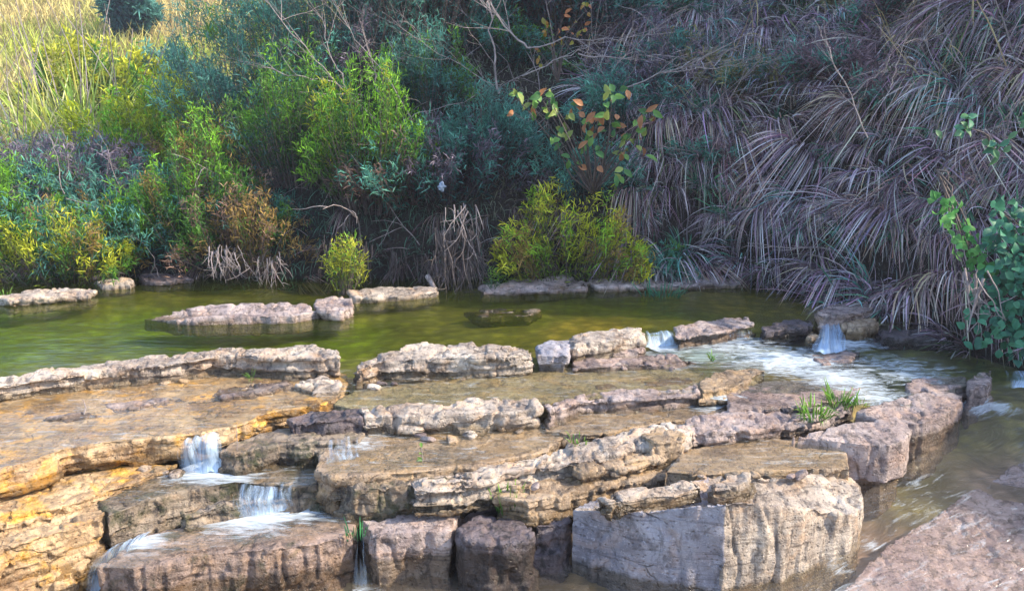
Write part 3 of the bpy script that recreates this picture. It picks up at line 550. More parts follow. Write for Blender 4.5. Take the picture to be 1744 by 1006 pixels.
water('shallow_water', zz(-.59, [(150, 965), (250, 912), (420, 880), (540, 852), (596, 858), (604, 880), (585, 898), (520, 912), (400, 928), (300, 940), (220, 968)]), 'sheet', 'thin water over the long foreground slab', foam=[(430, 880, .25, .85), (500, 868, .2, .8), (250, 920, .12, .8)])
water('shallow_water', zz(-.66, [(600, 870), (700, 832), (900, 815), (1000, 850), (990, 900), (900, 905), (780, 890), (640, 905)]), 'sheet', 'dark shallow water among the foreground rocks', foam=[(930, 880, .12, .5)])
water('lower_water', [(600, 1060, -.90), (600, 950, -.88), (800, 925, -.86), (980, 900, -.85), (1000, 960, -.88), (1010, 1060, -.9)], 'low', 'dark water at the foot of the foreground rocks', foam=[(620, 1000, .12, .5)])
water('lower_water', [(120, 1080, -.88), (150, 960, -.84), (250, 900, -.82), (300, 960, -.85), (280, 1080, -.9)], 'low', 'blue water running down at the lower left', foam=[(220, 925, .15, .8), (190, 985, .2, .45)])
water('lower_water', [(1240, 1080, -.90), (1250, 1000, -.87), (1440, 900, -.74), (1475, 850, -.68), (1560, 765, -.47), (1610, 705, -.37), (1670, 660, -.28), (1760, 655, -.26), (2100, 655, -.26), (2300, 800, -.56), (2100, 1080, -.90)],
      'low', 'lower stream rippling along the right side', foam=[(1650, 738, .16, .9), (1700, 742, .12, .8), (1440, 905, .1, .6), (1490, 880, .08, .7), (1600, 850, .5, .30), (1500, 960, .5, .32), (1700, 950, .6, .30), (1740, 660, .25, .9), (1800, 800, .4, .35)], wave=.012, seed=9, quad=True)

def fall(name, top, bot, label, froth=.7, bulge=.05, nu=28, nv=12, seed=0):
    """top / bot: rows of (px, py, z) along the lip and along the foot"""
    T = resample_open(np.array([P(*p) for p in top]), nu); B = resample_open(np.array([P(*p) for p in bot]), nu)
    V, col, uv = [], [], []
    for j in range(nv):
        t = j / (nv - 1)
        h = t ** .75; z = t ** 1.7
        row = np.column_stack([(T[:, :2] * (1 - h) + B[:, :2] * h), T[:, 2] * (1 - z) + B[:, 2] * z])
        k = vnoise(np.stack([np.arange(nu) * .45, np.full(nu, t * 1.5), np.full(nu, seed)], 1), seed)
        row[:, 1] -= bulge * np.sin(math.pi * min(1, t * 1.1)) * (.6 + .8 * k); row[:, 2] += .012 * k
        edge = np.minimum(np.arange(nu), nu - 1 - np.arange(nu)) / (nu * .22)
        V.append(row); f = .85 * froth * np.clip(edge + .3 * k, -.3, 1) * (.65 + .5 * t); col.append(np.column_stack([f, f, f]))
        uv.append(np.column_stack([np.linspace(0, np.linalg.norm(T[-1] - T[0]), nu), np.full(nu, t * .4)]))
    V = np.vstack(V); col = np.vstack(col); uv = np.vstack(uv)
    i = np.arange(nu - 1)[None] + nu * np.arange(nv - 1)[:, None]
    F = np.stack([i, i + nu, i + nu + 1, i + 1], -1).reshape(-1, 4)
    o0 = P(*bot[len(bot) // 2]); me = mesh_np(name, V - o0, F, M['fall'], col, True)
    ul = me.uv_layers.new(name='flow'); ul.data.foreach_set('uv', uv[F.ravel()].astype(np.float32).ravel())
    return tag(obj(name, me, loc=o0), label, 'waterfall')
def resample_open(p, n):
    s = np.concatenate([[0], np.cumsum(np.linalg.norm(np.diff(p, axis=0), axis=1))]); t = np.linspace(0, s[-1], n)
    return np.stack([np.interp(t, s, p[:, k]) for k in range(3)], 1)
fall('small_waterfall', [(1395, 545, .015), (1412, 538, .02), (1432, 548, .01)], [(1376, 596, -.12), (1410, 602, -.12), (1446, 596, -.12)], 'pale blue waterfall spilling between reddish rocks on the right', 1.0, .04, seed=1)
fall('small_waterfall', [(1092, 566, .015), (1150, 562, .015)], [(1092, 592, -.13), (1160, 586, -.13)], 'low white cascade over the ridge right of the rubbly stone', .85, .03, seed=2)
fall('small_waterfall', [(1170, 562, .0), (1290, 552, .0)], [(1180, 584, -.12), (1300, 574, -.12)], 'broad thin cascade over the ridge in front of the lumpy rock', .45, .03, seed=3)
fall('small_waterfall', [(300, 752, -.155), (350, 738, -.155), (385, 735, -.155)], [(300, 800, -.44), (350, 806, -.44), (395, 800, -.44)], 'frothy waterfall off the golden terrace on the left', .85, .05, seed=4)
fall('small_waterfall', [(545, 752, -.27), (610, 742, -.27)], [(545, 792, -.33), (616, 778, -.32)], 'thin veil of water over the end of the mossy slab', .5, .03, seed=5)
fall('small_waterfall', [(395, 824, -.44), (440, 824, -.44), (500, 826, -.44)], [(395, 880, -.585), (440, 878, -.585), (505, 866, -.585)], 'veil of water falling in front of the brown shelf', .7, .05, seed=6)
fall('small_waterfall', [(185, 935, -.58), (230, 915, -.58), (262, 905, -.58)], [(140, 1010, -.86), (190, 1010, -.86), (240, 1000, -.86)], 'blue chute of water in the lower left corner', .95, .05, seed=7)
fall('small_waterfall', [(600, 905, -.62), (622, 905, -.62)], [(596, 1000, -.9), (632, 1000, -.9)], 'narrow dark blue trickle in the gap between foreground slabs', .4, .03, 10, seed=8)
fall('small_waterfall', [(1700, 632, -.15), (1760, 628, -.15), (1850, 628, -.15)], [(1700, 660, -.26), (1760, 660, -.26), (1850, 660, -.26)], 'bluish fall at the right edge beside the rounded brown rock', .9, .05, seed=9)

# ------------------------------------------------------------------ plants
def blades_np(p0, d, L, w, g, c0, c1, nseg=3, seed=0, curl=None):
    N = len(p0); r = np.random.default_rng(seed); d = d / (np.linalg.norm(d, axis=1, keepdims=True) + 1e-9)
    side = np.cross(d, r.normal(size=(N, 3))); side /= np.linalg.norm(side, axis=1, keepdims=True) + 1e-9
    V = np.empty((N, nseg + 1, 2, 3)); C = np.empty((N, nseg + 1, 2, 3))
    for k in range(nseg + 1):
        t = k / nseg; p = p0 + d * (L * t)[:, None]; p = p + np.array([0, 0, -1.]) * (g * L * t * t)[:, None]
        if curl is not None: p = p + curl * (L * t * t)[:, None]
        ww = w * (.55 + 1.4 * t * (1 - t)) * (1 - t ** 4) if nseg > 1 else w * (1 - t)
        if k == nseg: ww = w * .06
        V[:, k, 0] = p + side * (ww / 2)[:, None] if np.ndim(ww) else p; V[:, k, 1] = p - side * (ww / 2)[:, None]
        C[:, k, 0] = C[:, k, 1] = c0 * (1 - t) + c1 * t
    b = (np.arange(N) * (nseg + 1) * 2)[:, None] + (np.arange(nseg) * 2)[None]
    F = np.stack([b, b + 1, b + 3, b + 2], -1).reshape(-1, 4)
    return V.reshape(-1, 3), F, C.reshape(-1, 3)
def merge(parts):
    V, F, C, o = [], [], [], 0
    for v, f, c in parts: V.append(v); F.append(f + o); C.append(c); o += len(v)
    return np.vstack(V), np.vstack(F), np.vstack(C)
def jitcol(base, n, r, amt=.25, hue=.12):
    base = np.asarray(base, float); k = np.exp(r.normal(0, amt, (n, 1))); h = 1 + r.normal(0, hue, (n, 3)); return np.clip(base * k * h, 0, 1)
def tubes_np(lines, sides=5):
    V, F, o = [], [], 0
    for pts, rad in lines:
        pts = np.asarray(pts, float); n = len(pts); t = np.gradient(pts, axis=0); t /= np.linalg.norm(t, axis=1, keepdims=True) + 1e-9
        a = np.cross(t, [0.31, .9, .17]); a /= np.linalg.norm(a, axis=1, keepdims=True) + 1e-9; b = np.cross(t, a)
        th = np.arange(sides) * 2 * math.pi / sides
        ring = pts[:, None] + np.asarray(rad)[:, None, None] * (np.cos(th)[None, :, None] * a[:, None] + np.sin(th)[None, :, None] * b[:, None])
        V.append(ring.reshape(-1, 3)); i = np.arange(n - 1)[:, None] * sides; j = np.arange(sides)[None]; j2 = (j + 1) % sides
        F.append(np.stack([i + j, i + j2, i + sides + j2, i + sides + j], -1).reshape(-1, 4) + o); o += n * sides
    return np.vstack(V), np.vstack(F)
def bend_line(p, d, L, n, r, wob=.15, g=.0, up=0.0):
    pts = [np.array(p, float)]; d = np.array(d, float); d /= np.linalg.norm(d)
    for _ in range(n):
        d = d + r.normal(0, wob, 3) + np.array([0, 0, up - g]); d /= np.linalg.norm(d); pts.append(pts[-1] + d * L / n)
    return np.array(pts)

def feather_bush(loc, w, h, cols, label, seed, stems=90, leaf=.065, lw=.011, per=80, droop=.25, cat='bush', depth=None, low=0.08, group=None, name='bush', mat='leaf', spread=.9):
    """thin stems fanning from the root, each clothed in narrow leaflets; cols = [(weight, base colour, tip colour)]"""
    r = np.random.default_rng(seed); depth = depth or w * .8
    root = empty(name, loc, label, cat, group); lines = []; parts = []
    ws = np.array([c[0] for c in cols], float); ws /= ws.sum()
    for k in range(stems):
        u = r.uniform(-1, 1) ; v = r.uniform(-1, 1); top = np.array([u * w / 2 * spread, v * depth / 2 * spread, h * r.uniform(.45, 1.0) * math.sqrt(max(.12, 1 - .75 * u * u))])
        base = np.array([u * w * .22, v * depth * .2, 0]); n = 7; t = np.linspace(0, 1, n)[:, None]
        mid = base * (1 - t) + top * t; mid[:, :2] += (np.array([u * w, v * depth]) * .16)[None] * np.sin(t * math.pi * .9)
        mid[:, 2] += h * .12 * np.sin(t[:, 0] * math.pi) - droop * h * .25 * t[:, 0] ** 3 * abs(u); mid += r.normal(0, .012, (n, 3)) * t
        lines.append((mid, np.linspace(.004, .0012, n)))
        m = per; tt = np.clip(low + (1 - low) * r.random(m) ** .75, 0, 1); seg = np.stack([np.interp(tt, t[:, 0], mid[:, a]) for a in range(3)], 1)
        dr = (top - base) / np.linalg.norm(top - base); dd = dr * .9 + r.normal(0, .65, (m, 3)); dd[:, 2] += .15
        seg = seg + r.normal(0, .035, (m, 3))
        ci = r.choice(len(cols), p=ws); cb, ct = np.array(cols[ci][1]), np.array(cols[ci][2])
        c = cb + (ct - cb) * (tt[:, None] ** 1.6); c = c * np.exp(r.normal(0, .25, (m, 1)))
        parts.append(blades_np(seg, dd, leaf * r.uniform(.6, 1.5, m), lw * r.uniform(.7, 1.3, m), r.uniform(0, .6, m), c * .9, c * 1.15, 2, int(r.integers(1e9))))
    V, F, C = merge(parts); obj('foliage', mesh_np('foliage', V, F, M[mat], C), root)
    V, F = tubes_np(lines, 4); obj('stems', mesh_np('stems', V, F, M['barkd']), root)
    return root

def tuft_mesh(seed, n, L, w, c0, c1, tilt=.7, droop=.6, rad=.05, out=(0, -1, 0), outk=.0, nseg=5, jit=.25, up=1.0):
    r = np.random.default_rng(seed); a = r.uniform(0, 2 * math.pi, n); rr = rad * np.sqrt(r.random(n))
    p0 = np.stack([rr * np.cos(a), rr * np.sin(a), r.uniform(-.02, .02, n)], 1)
    d = np.stack([np.cos(a) * tilt * r.random(n), np.sin(a) * tilt * r.random(n), np.full(n, up)], 1) + np.array(out) * outk * r.uniform(.4, 1.4, (n, 1))
    gg = droop * r.uniform(.3, 1.6, n); ll = L * r.uniform(.45, 1.1, n) * (1 + .2 * droop) / (1 + .5 * gg)
    return blades_np(p0, d, ll, w * r.uniform(.6, 1.3, n), gg, jitcol(c0, n, r, jit), jitcol(c1, n, r, jit), nseg, seed)

def bare_tree(loc, segs, label, name, cat, seed, rad=.02, mat='bark', twigs=6, tl=.5, group=None, g=0.02):
    """segs: main limbs as lists of world points; each is a child named branch with its own twigs"""
    r = np.random.default_rng(seed); root = empty(name, loc, label, cat, group); loc = np.asarray(loc)
    for i, s in enumerate(segs):
        p = resample_open(np.array(s, float), 12) - loc; p[1:-1] += r.normal(0, .010, (10, 3)); rr = rad * (.48 if i == 0 else .34)
        lines = [(p, np.linspace(rr, rr * .25, 12))]
        for k in range(twigs):
            j = r.integers(3, 11); d = p[j] - p[j - 1]; d /= np.linalg.norm(d); d = d + r.normal(0, .6, 3)
            q = bend_line(p[j], d, tl * r.uniform(.5, 1.2), 7, r, .09, g); lines.append((q, np.linspace(rr * .38, rr * .1, 8)))
            for _ in range(2):
                jj = r.integers(2, 7); q2 = bend_line(q[jj], q[jj] - q[jj - 1] + r.normal(0, .03, 3), tl * .4, 5, r, .12, g); lines.append((q2, np.linspace(rr * .2, rr * .07, 6)))
        V, F = tubes_np(lines, 5); obj('trunk' if i == 0 else 'branch', mesh_np('branch', V, F, M[mat], smooth=True), root)
    return root

def G(x, y): return float(bank_h(x, y)[0])
def at_shore(px, d):                     # a point d metres inland, straight behind a photo column
    lo, hi = 3., 40.; u = (px - 872) / FPX / math.cos(PITCH)
    ys = np.linspace(4.5, 14, 400); dd = shore_d(u * ys, ys); k = np.argmax(dd >= d) if (dd >= d).any() else -1
    y = ys[k]; return np.array([u * y, y, G(u * y, y)])

GRN = ((.030, .085, .030), (.15, .36, .045)); BLU = ((.035, .11, .10), (.12, .34, .27)); YEL = ((.10, .16, .02), (.62, .64, .05))
ORG = ((.15, .12, .04), (.46, .30, .09)); RED = ((.13, .09, .07), (.38, .24, .18)); LIM = ((.05, .14, .02), (.26, .56, .04))
STRAW = ((.16, .12, .11), (.46, .38, .36)); TEAL = ((.04, .15, .12), (.17, .48, .35))

# --- named bushes along the bank
def fb(px, d, w, h, cols, label, seed, **kw):
    p = at_shore(px, d); return feather_bush(p - np.array([0, 0, .05]), w, h, cols, label, seed, **kw)
fb(120, .05, 1.5, 1.05, [(3, *GRN), (3, *YEL), (2, *ORG), (1, *LIM)], 'yellowish green feathery bush at the left water edge', 101, stems=130, per=90)
fb(-30, .3, 1.0, 1.6, [(3, *LIM), (2, *GRN)], 'tall bright green bush cut off by the left edge', 102, stems=90)
fb(270, .5, 1.1, .9, [(3, *GRN), (3, *LIM)], 'low dark green bush between the two feathery ones at left', 103, stems=90)
fb(355, .35, 1.1, 1.65, [(4, *GRN), (2, *LIM), (2, *ORG)], 'tall green feathery bush with rusty tips', 104, stems=110)
fb(430, .12, 1.2, 1.15, [(2, *RED), (2, *ORG), (2, *GRN)], 'reddish brown feathery bush leaning over the water', 105, stems=110, droop=.8)
fb(520, .6, 1.2, 1.6, [(4, *GRN), (2, *LIM), (1, *BLU)], 'green feathery bush left of the brightest green one', 106, stems=110)
fb(640, .30, 1.25, 1.70, [(4, *LIM), (3, *GRN), (1, *YEL)], 'bright green feathery bush left of the dark hollow', 107, stems=130)
fb(735, .75, 1.0, 1.2, [(3, *BLU), (2, *GRN)], 'dark bluish green bush behind the dangling roots', 108, stems=90)
fb(830, .5, 1.0, 1.0, [(3, *BLU), (2, *TEAL)], 'dark teal bush left of the yellow green bush', 109, stems=90)
fb(965, -.05, 1.15, 1.32, [(5, (.14, .22, .02), (.80, .80, .06)), (3, (.10, .22, .03), (.42, .72, .06)), (2, *ORG)], 'yellow green bush at the water edge in the middle, leaves brightened as if sunlit', 110, stems=105, per=80, leaf=.075, spread=1.15, lw=.012)  # leaf colours brightened to stand in for sun on this bush
fb(1130, .0, .6, .55, [(3, *TEAL), (1, *GRN)], 'small teal shrub at the foot of the dry grass bank', 111, stems=50)
fb(190, 1.6, 1.5, .9, [(3, (.10, .09, .11), (.26, .22, .27)), (1, *GRN)], 'grey purple withered bush behind the left bushes', 112, stems=110, leaf=.07)
fb(40, 1.6, 1.4, .9, [(3, (.09, .08, .10), (.22, .19, .26)), (1, *BLU)], 'dull violet withered bush at the far left', 113, stems=90, leaf=.07)
fb(90, .9, 1.2, 1.0, [(3, *GRN), (2, *LIM), (1, *TEAL)], 'fresh green bush behind the left water edge bush', 114, stems=90)


# --- trees and tall shrubs in the shade behind the pool
fb(470, 1.7, 2.2, 2.6, [(4, *BLU), (3, *TEAL), (2, *GRN)], 'tall bluish green shrub behind the rusty bushes at upper left of the pool', 121, stems=190, per=70, leaf=.075, lw=.011, low=.05)
fb(610, 1.5, 2.0, 2.4, [(4, *BLU), (4, *TEAL)], 'tall teal shrub under the long diagonal bare branch', 122, stems=170, per=70, leaf=.075, lw=.011, low=.05)
fb(735, 1.5, 1.9, 2.2, [(4, *BLU), (2, *TEAL), (1, (.08, .05, .06), (.2, .13, .14))], 'dusky blue green shrub crossed by many thin bare twigs', 123, stems=160, per=60, leaf=.075, lw=.011, low=.05)
fb(850, 1.8, 1.9, 2.3, [(3, *BLU), (2, (.07, .05, .06), (.20, .15, .17)), (1, *ORG)], 'dusky shrub with a few rust leaves at the top centre', 124, stems=150, per=90, leaf=.08, lw=.012, low=.05)
fb(1000, 1.9, 2.0, 1.9, [(2, (.05, .05, .06), (.20, .17, .20)), (2, *BLU), (1, *ORG)], 'brown and grey thicket behind the broad leaved shrub', 125, stems=140, per=60, leaf=.08, lw=.012, low=.05)
fb(560, 3.2, 2.6, 2.6, [(4, *BLU), (3, *GRN)], 'dark green shrub highest on the bank behind the teal ones', 126, stems=150, per=90, leaf=.09, lw=.014, low=.05)
fb(740, 3.4, 2.6, 2.4, [(4, *BLU), (3, *TEAL)], 'deep teal shrub highest on the bank at top centre', 127, stems=150, per=90, leaf=.09, lw=.014, low=.05)

def filler(n, xr, dr, label, group, seed, palettes, size, cat='shrub', mind=.35):
    r = np.random.default_rng(seed); protos_ = []
    for k, pal in enumerate(palettes):
        protos_.append(feather_bush((0, 0, 0), size[0], size[1], pal, label, seed * 10 + k, stems=70, per=70, leaf=.075, lw=.012, low=.0, name='shaded_shrub', cat=cat, group=group, spread=1.2))
    pts = []; t = 0; used = set()
    while len(pts) < n and t < 20000:
        t += 1; x = r.uniform(*xr); y = r.uniform(6, 15); d = float(shore_d(x, y))
        if not dr[0] < d < dr[1] or abs(x) > .64 * y or (x < -.26 * y and d > 1.3) or any((x - a) ** 2 + (y - b) ** 2 < mind ** 2 for a, b in pts): continue
        pts.append((x, y)); k = int(r.integers(len(protos_))); o = protos_[k]
        if k in used:
            c = o.copy(); COL.objects.link(c)
            for ch in list(o.children): h = ch.copy(); COL.objects.link(h); h.parent = c
            o = c
        used.add(k); s = r.uniform(.7, 1.25); o.location = (x, y, G(x, y) - .08); o.rotation_euler = (r.normal(0, .15) + .15, r.normal(0, .15), r.uniform(0, 6.28)); o.scale = (s, s, s * r.uniform(.8, 1.2))
filler(46, (-5.2, 1.6), (.25, 4.5), 'dusky blue green shrub in the shaded tangle behind the pool', 'shaded shrubs tangled over the bank', 91, [[(3, *BLU), (2, *TEAL)], [(3, *BLU), (2, *GRN)], [(2, *BLU), (2, (.07, .06, .08), (.24, .20, .25))], [(2, *TEAL), (1, (.10, .06, .05), (.30, .2, .16))]], (1.1, .85))
filler(22, (1.2, 7), (.5, 3.6), 'low shrub with mixed green and brown leaves among the dry grass', 'low shrubs among the dry grass', 92, [[(3, *TEAL), (1, *GRN)], [(2, (.10, .07, .08), (.34, .24, .26)), (1, *TEAL)], [(2, (.12, .12, .05), (.36, .34, .14)), (1, *BLU)]], (.7, .5))

def ln(*p): return [PY(*q) for q in p]
def bt(segs, label, seed, **kw):
    s = [ln(*q) for q in segs]; return bare_tree(s[0][0], s, label, 'bare_shrub', 'bare shrub', seed, **kw)
bt([[(655, 215, 9.2), (600, 170, 9.15), (545, 110, 9.1), (490, 50, 9.1), (440, -10, 9.1)], [(600, 170, 9.15), (560, 90, 9.2), (548, 20, 9.3)], [(570, 140, 9.1), (500, 130, 9.0), (430, 110, 9.0)]],
   'bare shrub with a long pale branch slanting up to the top left', 131, rad=.022, tl=.6)
bt([[(700, 200, 9.0), (660, 130, 9.0), (600, 60, 9.1), (560, -10, 9.2)], [(705, 195, 9.0), (790, 175, 9.0), (850, 140, 9.1)], [(705, 195, 9.0), (690, 240, 8.9), (675, 275, 8.9)], [(840, 145, 9.0), (760, 100, 9.0), (700, 60, 9.1), (650, 20, 9.2)]],
   'thin bare shrub with criss crossing twigs above the dark hollow', 132, rad=.013, tl=.6, twigs=8)
bt([[(850, 160, 9.2), (842, 100, 9.2), (835, 40, 9.25), (830, -10, 9.3)], [(655, 180, 9.3), (640, 140, 9.3), (632, 90, 9.35)]], 'pale upright stem among the teal shrubs', 133, rad=.03, tl=.5)
bt([[(898, 82, 8.9), (860, 45, 8.9), (818, -5, 8.9)], [(898, 82, 8.9), (960, 65, 8.8), (1040, 68, 8.7), (1150, 55, 8.6)], [(890, 130, 8.9), (940, 105, 8.8), (1000, 80, 8.7), (1040, 60, 8.7)], [(985, 92, 8.7), (1060, 100, 8.6), (1130, 92, 8.5)]],
   'bare shrub with pale forked branches spreading right at the top', 134, rad=.024, tl=.6, twigs=8)
bt([[(1060, 152, 8.5), (1130, 125, 8.4), (1200, 100, 8.3), (1290, 50, 8.3)], [(1130, 125, 8.4), (1220, 115, 8.3), (1300, 100, 8.2)]], 'reddish bare branch reaching over the dry grass from the left', 135, rad=.017, tl=.7, twigs=8)
bt([[(1065, 310, 8.2), (1130, 250, 8.1), (1210, 180, 8.0), (1290, 105, 8.0)]], 'single thin stalk slanting across the front of the dry grass', 136, rad=.008, tl=.3, twigs=3)
bt([[(1478, 235, 6.9), (1450, 165, 6.95), (1415, 90, 7.0), (1385, 30, 7.1)], [(1450, 165, 6.95), (1500, 120, 6.9), (1535, 60, 6.9)], [(1515, 150, 6.8), (1530, 100, 6.8), (1545, 45, 6.8)]], 'tan forked stalks standing out of the dry grass at upper right', 137, rad=.012, tl=.35, mat='bark')
bt([[(110, 330, 9.0), (95, 260, 9.0), (70, 190, 9.1)], [(112, 300, 9.0), (125, 250, 9.0), (80, 180, 9.2)], [(205, 320, 9.1), (180, 250, 9.1), (150, 200, 9.2)], [(165, 245, 9.1), (200, 290, 9.0)]], 'pale dead stalks sticking up from the left bushes', 138, rad=.010, tl=.3, twigs=3)
bt([[(275, 478, 8.6), (262, 440, 8.6), (235, 405, 8.65), (215, 398, 8.7)], [(267, 450, 8.6), (258, 455, 8.55), (262, 470, 8.5)]], 'arched bleached twig dipping into the water at left', 139, rad=.007, tl=.15, twigs=2)

# roots and twigs hanging over the water
def roots(px, py, Y, w, h, n, label, seed, mat, rad=.006, cat='hanging roots'):
    r = np.random.default_rng(seed); o = PY(px, py, Y); L = []
    for k in range(n):
        p = np.array([r.uniform(-w, w) / 2, r.uniform(-.1, .1), r.uniform(-.1, 0)]); d = np.array([r.normal(0, .25), -.15 + r.normal(0, .15), -1])
        q = bend_line(p, d, h * r.uniform(.5, 1.05), 9, r, .16, .10); L.append((q, np.linspace(rad * r.uniform(.5, 1.4), .0015, 10)))
        for _ in range(2):
            j = r.integers(2, 8); q2 = bend_line(q[j], q[j] - q[j - 1] + r.normal(0, .06, 3), h * .3, 5, r, .25, .1); L.append((q2, np.linspace(rad * .5, .001, 6)))
    V, F = tubes_np(L, 4); return tag(obj('hanging_roots', mesh_np('hanging_roots', V, F, M[mat], smooth=True), loc=o), label, cat)
roots(778, 385, 8.35, .42, .75, 46, 'tangle of dark dead twigs hanging down to the pool in the middle', 141, 'barkd', .010)
roots(790, 345, 8.3, .35, .5, 12, 'few bleached twigs hanging above the dark tangle', 142, 'bark', .007)
roots(385, 415, 8.4, .28, .34, 22, 'pale forked roots hanging over the pool under the reddish bush', 143, 'bark', .007)
roots(455, 430, 8.45, .22, .32, 14, 'thin pale roots right of the forked roots', 144, 'bark', .006)
roots(590, 400, 8.6, .5, .45, 26, 'brown dry roots in the dark hollow behind the small yellow plant', 145, 'barkd', .007)
roots(700, 425, 8.7, .6, .40, 26, 'dark roots in the hollow under the brightest green bush', 146, 'barkd', .007)
s = ln((728, 470, 8.3), (740, 490, 8.2), (747, 515, 8.1)); V, F = tubes_np([(resample_open(np.array(s), 6) - s[2], np.linspace(.03, .012, 6))], 6)
tag(obj('driftwood', mesh_np('driftwood', V, F, M['bark'], smooth=True), loc=s[2]), 'short broken bleached stick standing in the pool beside the dark tangle', 'driftwood')
s = ln((160, 475, 8.5), (195, 462, 8.5), (212, 466, 8.5)); V, F = tubes_np([(resample_open(np.array(s), 6) - s[1], np.linspace(.025, .010, 6))], 6)
tag(obj('driftwood', mesh_np('driftwood', V, F, M['barkd'], smooth=True), loc=s[1]), 'dark stick lying above the flat stone on the left bank', 'driftwood')

# --- right bank: dry grass hanging over the cut bank
DPUR = (.33, .24, .29); DST = (.76, .66, .67); DTAN = (.70, .54, .40)
def sprout(seed, n, L, w, cols, outk=.8, droop=1.1, tilt=.8, rad=.12, up=.55):
    r = np.random.default_rng(seed); ps = []
    for wgt, a, b in cols: ps.append(tuft_mesh(seed * 7 + len(ps), int(n * wgt), L, w, a, b, tilt, droop, rad, outk=outk, up=up, jit=.6))
    return merge(ps)
protos = []
for k in range(12):
    cols = [[(.4, DPUR, DST), (.5, (.12, .08, .10), (.46, .34, .42)), (.1, DTAN, DTAN)], [(.6, (.12, .09, .11), (.50, .40, .47)), (.15, DPUR, DST), (.25, *TEAL)],
            [(.4, DPUR, (.42, .32, .32)), (.3, (.14, .09, .09), (.38, .26, .25)), (.3, DTAN, (.66, .52, .42))], [(.5, (.10, .07, .09), (.28, .21, .25)), (.3, DPUR, DST), (.2, (.05, .08, .04), (.22, .28, .12))]][k % 4]
    V, F, C = sprout(300 + k, 250, [.50, .38, .60][k % 3], .0115, cols, outk=[.5, .15, .5, .3][k % 4], droop=[1.5, .8, 1.9, 1.3][k % 4], tilt=[1.5, 2.2, 1.7, 1.9][k % 4], up=[.4, .8, .3, .5][k % 4], rad=.22); protos.append(mesh_np('dry_grass_clump', V, F, M['straw'], C))
def scatter(meshes, n, xr, dr, label, cat, group, seed, sc=(.7, 1.3), name='dry_grass_clump', face=True, mind=.16):
    r = np.random.default_rng(seed); pts = []
    tries = 0
    while len(pts) < n and tries < n * 60:
        tries += 1; x = r.uniform(*xr); y = r.uniform(4, 16); d = float(shore_d(x, y))
        if not dr[0] < d < dr[1] or (abs(x) > .66 * y): continue
        if any((x - a) ** 2 + (y - b) ** 2 < mind ** 2 for a, b in pts): continue
        pts.append((x, y)); z = G(x, y); e = .05
        gx = (shore_d(x + e, y) - shore_d(x - e, y)); gy = (shore_d(x, y + e) - shore_d(x, y - e))
        o = bpy.data.objects.new(name, meshes[r.integers(len(meshes))]); COL.objects.link(o); o.location = (x, y, z - .03)
        o.rotation_euler = (r.normal(0, .32), r.normal(0, .32), math.atan2(-float(gy), -float(gx)) + R(90) + r.normal(0, 1.1) if face else r.uniform(0, 6.28)); s = r.uniform(*sc); o.scale = (s, s, s * r.uniform(.85, 1.15))
        tag(o, label, cat, group)
scatter(protos, 295, (1.0, 8), (.02, 2.9), 'clump of dry lilac brown grass drooping down the steep right bank', 'dry grass', 'dry grass clumps on the right bank', 31, (.7, 1.3))
gp = []
for k in range(4):
    V, F, C = tuft_mesh(400 + k, 90, .46, .015, (.04, .14, .08), (.18, .46, .30), .9, .7, .05, up=.8, outk=.3); gp.append(mesh_np('green_grass_clump', V, F, M['leaf'], C))
scatter(gp, 125, (1.2, 8), (.1, 2.4), 'blue green grass clump growing among the dry grass of the right bank', 'green grass', 'green grass clumps on the right bank', 32, (.7, 1.2), 'green_grass_clump', mind=.3)
up_ = []
for k in range(4):
    V, F, C = sprout(430 + k, 110, .75, .014, [(.5, (.28, .20, .18), (.66, .54, .46)), (.25, (.18, .11, .11), (.46, .3, .26)), (.35, (.18, .24, .06), (.60, .62, .20))], .2, .3, .6, .15, 1.0); up_.append(mesh_np('tall_dry_grass', V, F, M['straw'], C))
scatter(up_, 90, (.6, 9), (2.2, 4.6), 'upright tan grass clump on the crest of the right bank', 'dry grass', 'upright grass clumps along the crest of the right bank', 33, (.8, 1.3), 'tall_dry_grass', False, .22)
hd = []
for k in range(3):
    V, F, C = sprout(450 + k, 120, .42, .009, [(.5, (.16, .11, .10), (.42, .33, .30)), (.5, (.06, .05, .04), (.18, .13, .12))], 1.0, 1.5, .7, .1, .3); hd.append(mesh_np('dead_grass_fringe', V, F, M['straw'], C))
scatter(hd, 46, (-6, 1.4), (-.02, .35), 'fringe of dead grass hanging from the edge of the left bank', 'dead grass', 'dead grass fringe over the pool', 34, (.6, 1.2), 'dead_grass_fringe', mind=.14)

# thin broken stalks and twigs tangled through the dry grass
st_ = []
for k in range(6):
    r = np.random.default_rng(800 + k); L = []
    q = bend_line([0, 0, 0], [r.normal(0, .5), -.3, .6], .9, 9, r, .16, .05); L.append((q, np.linspace(.006, .002, 10)))
    for _ in range(4):
        j = r.integers(2, 9); q2 = bend_line(q[j], q[j] - q[j - 1] + r.normal(0, .07, 3), r.uniform(.15, .4), 5, r, .2, .1); L.append((q2, np.linspace(.0035, .0015, 6)))
    V, F = tubes_np(L, 4); st_.append(mesh_np('dry_twig', V, F, M['bark'], smooth=True))
scatter(st_, 210, (-3.5, 8), (.1, 4.0), 'thin forked dead twig sticking out of the tangled bank', 'twig', 'dead twigs tangled on the bank', 35, (.6, 1.5), 'dry_twig', mind=.2)
sm_ = []
m, nt_, b_ = newmat('straw_stalk'); b_.inputs['Base Color'].default_value = (.56, .42, .26, 1); b_.inputs['Roughness'].default_value = .6
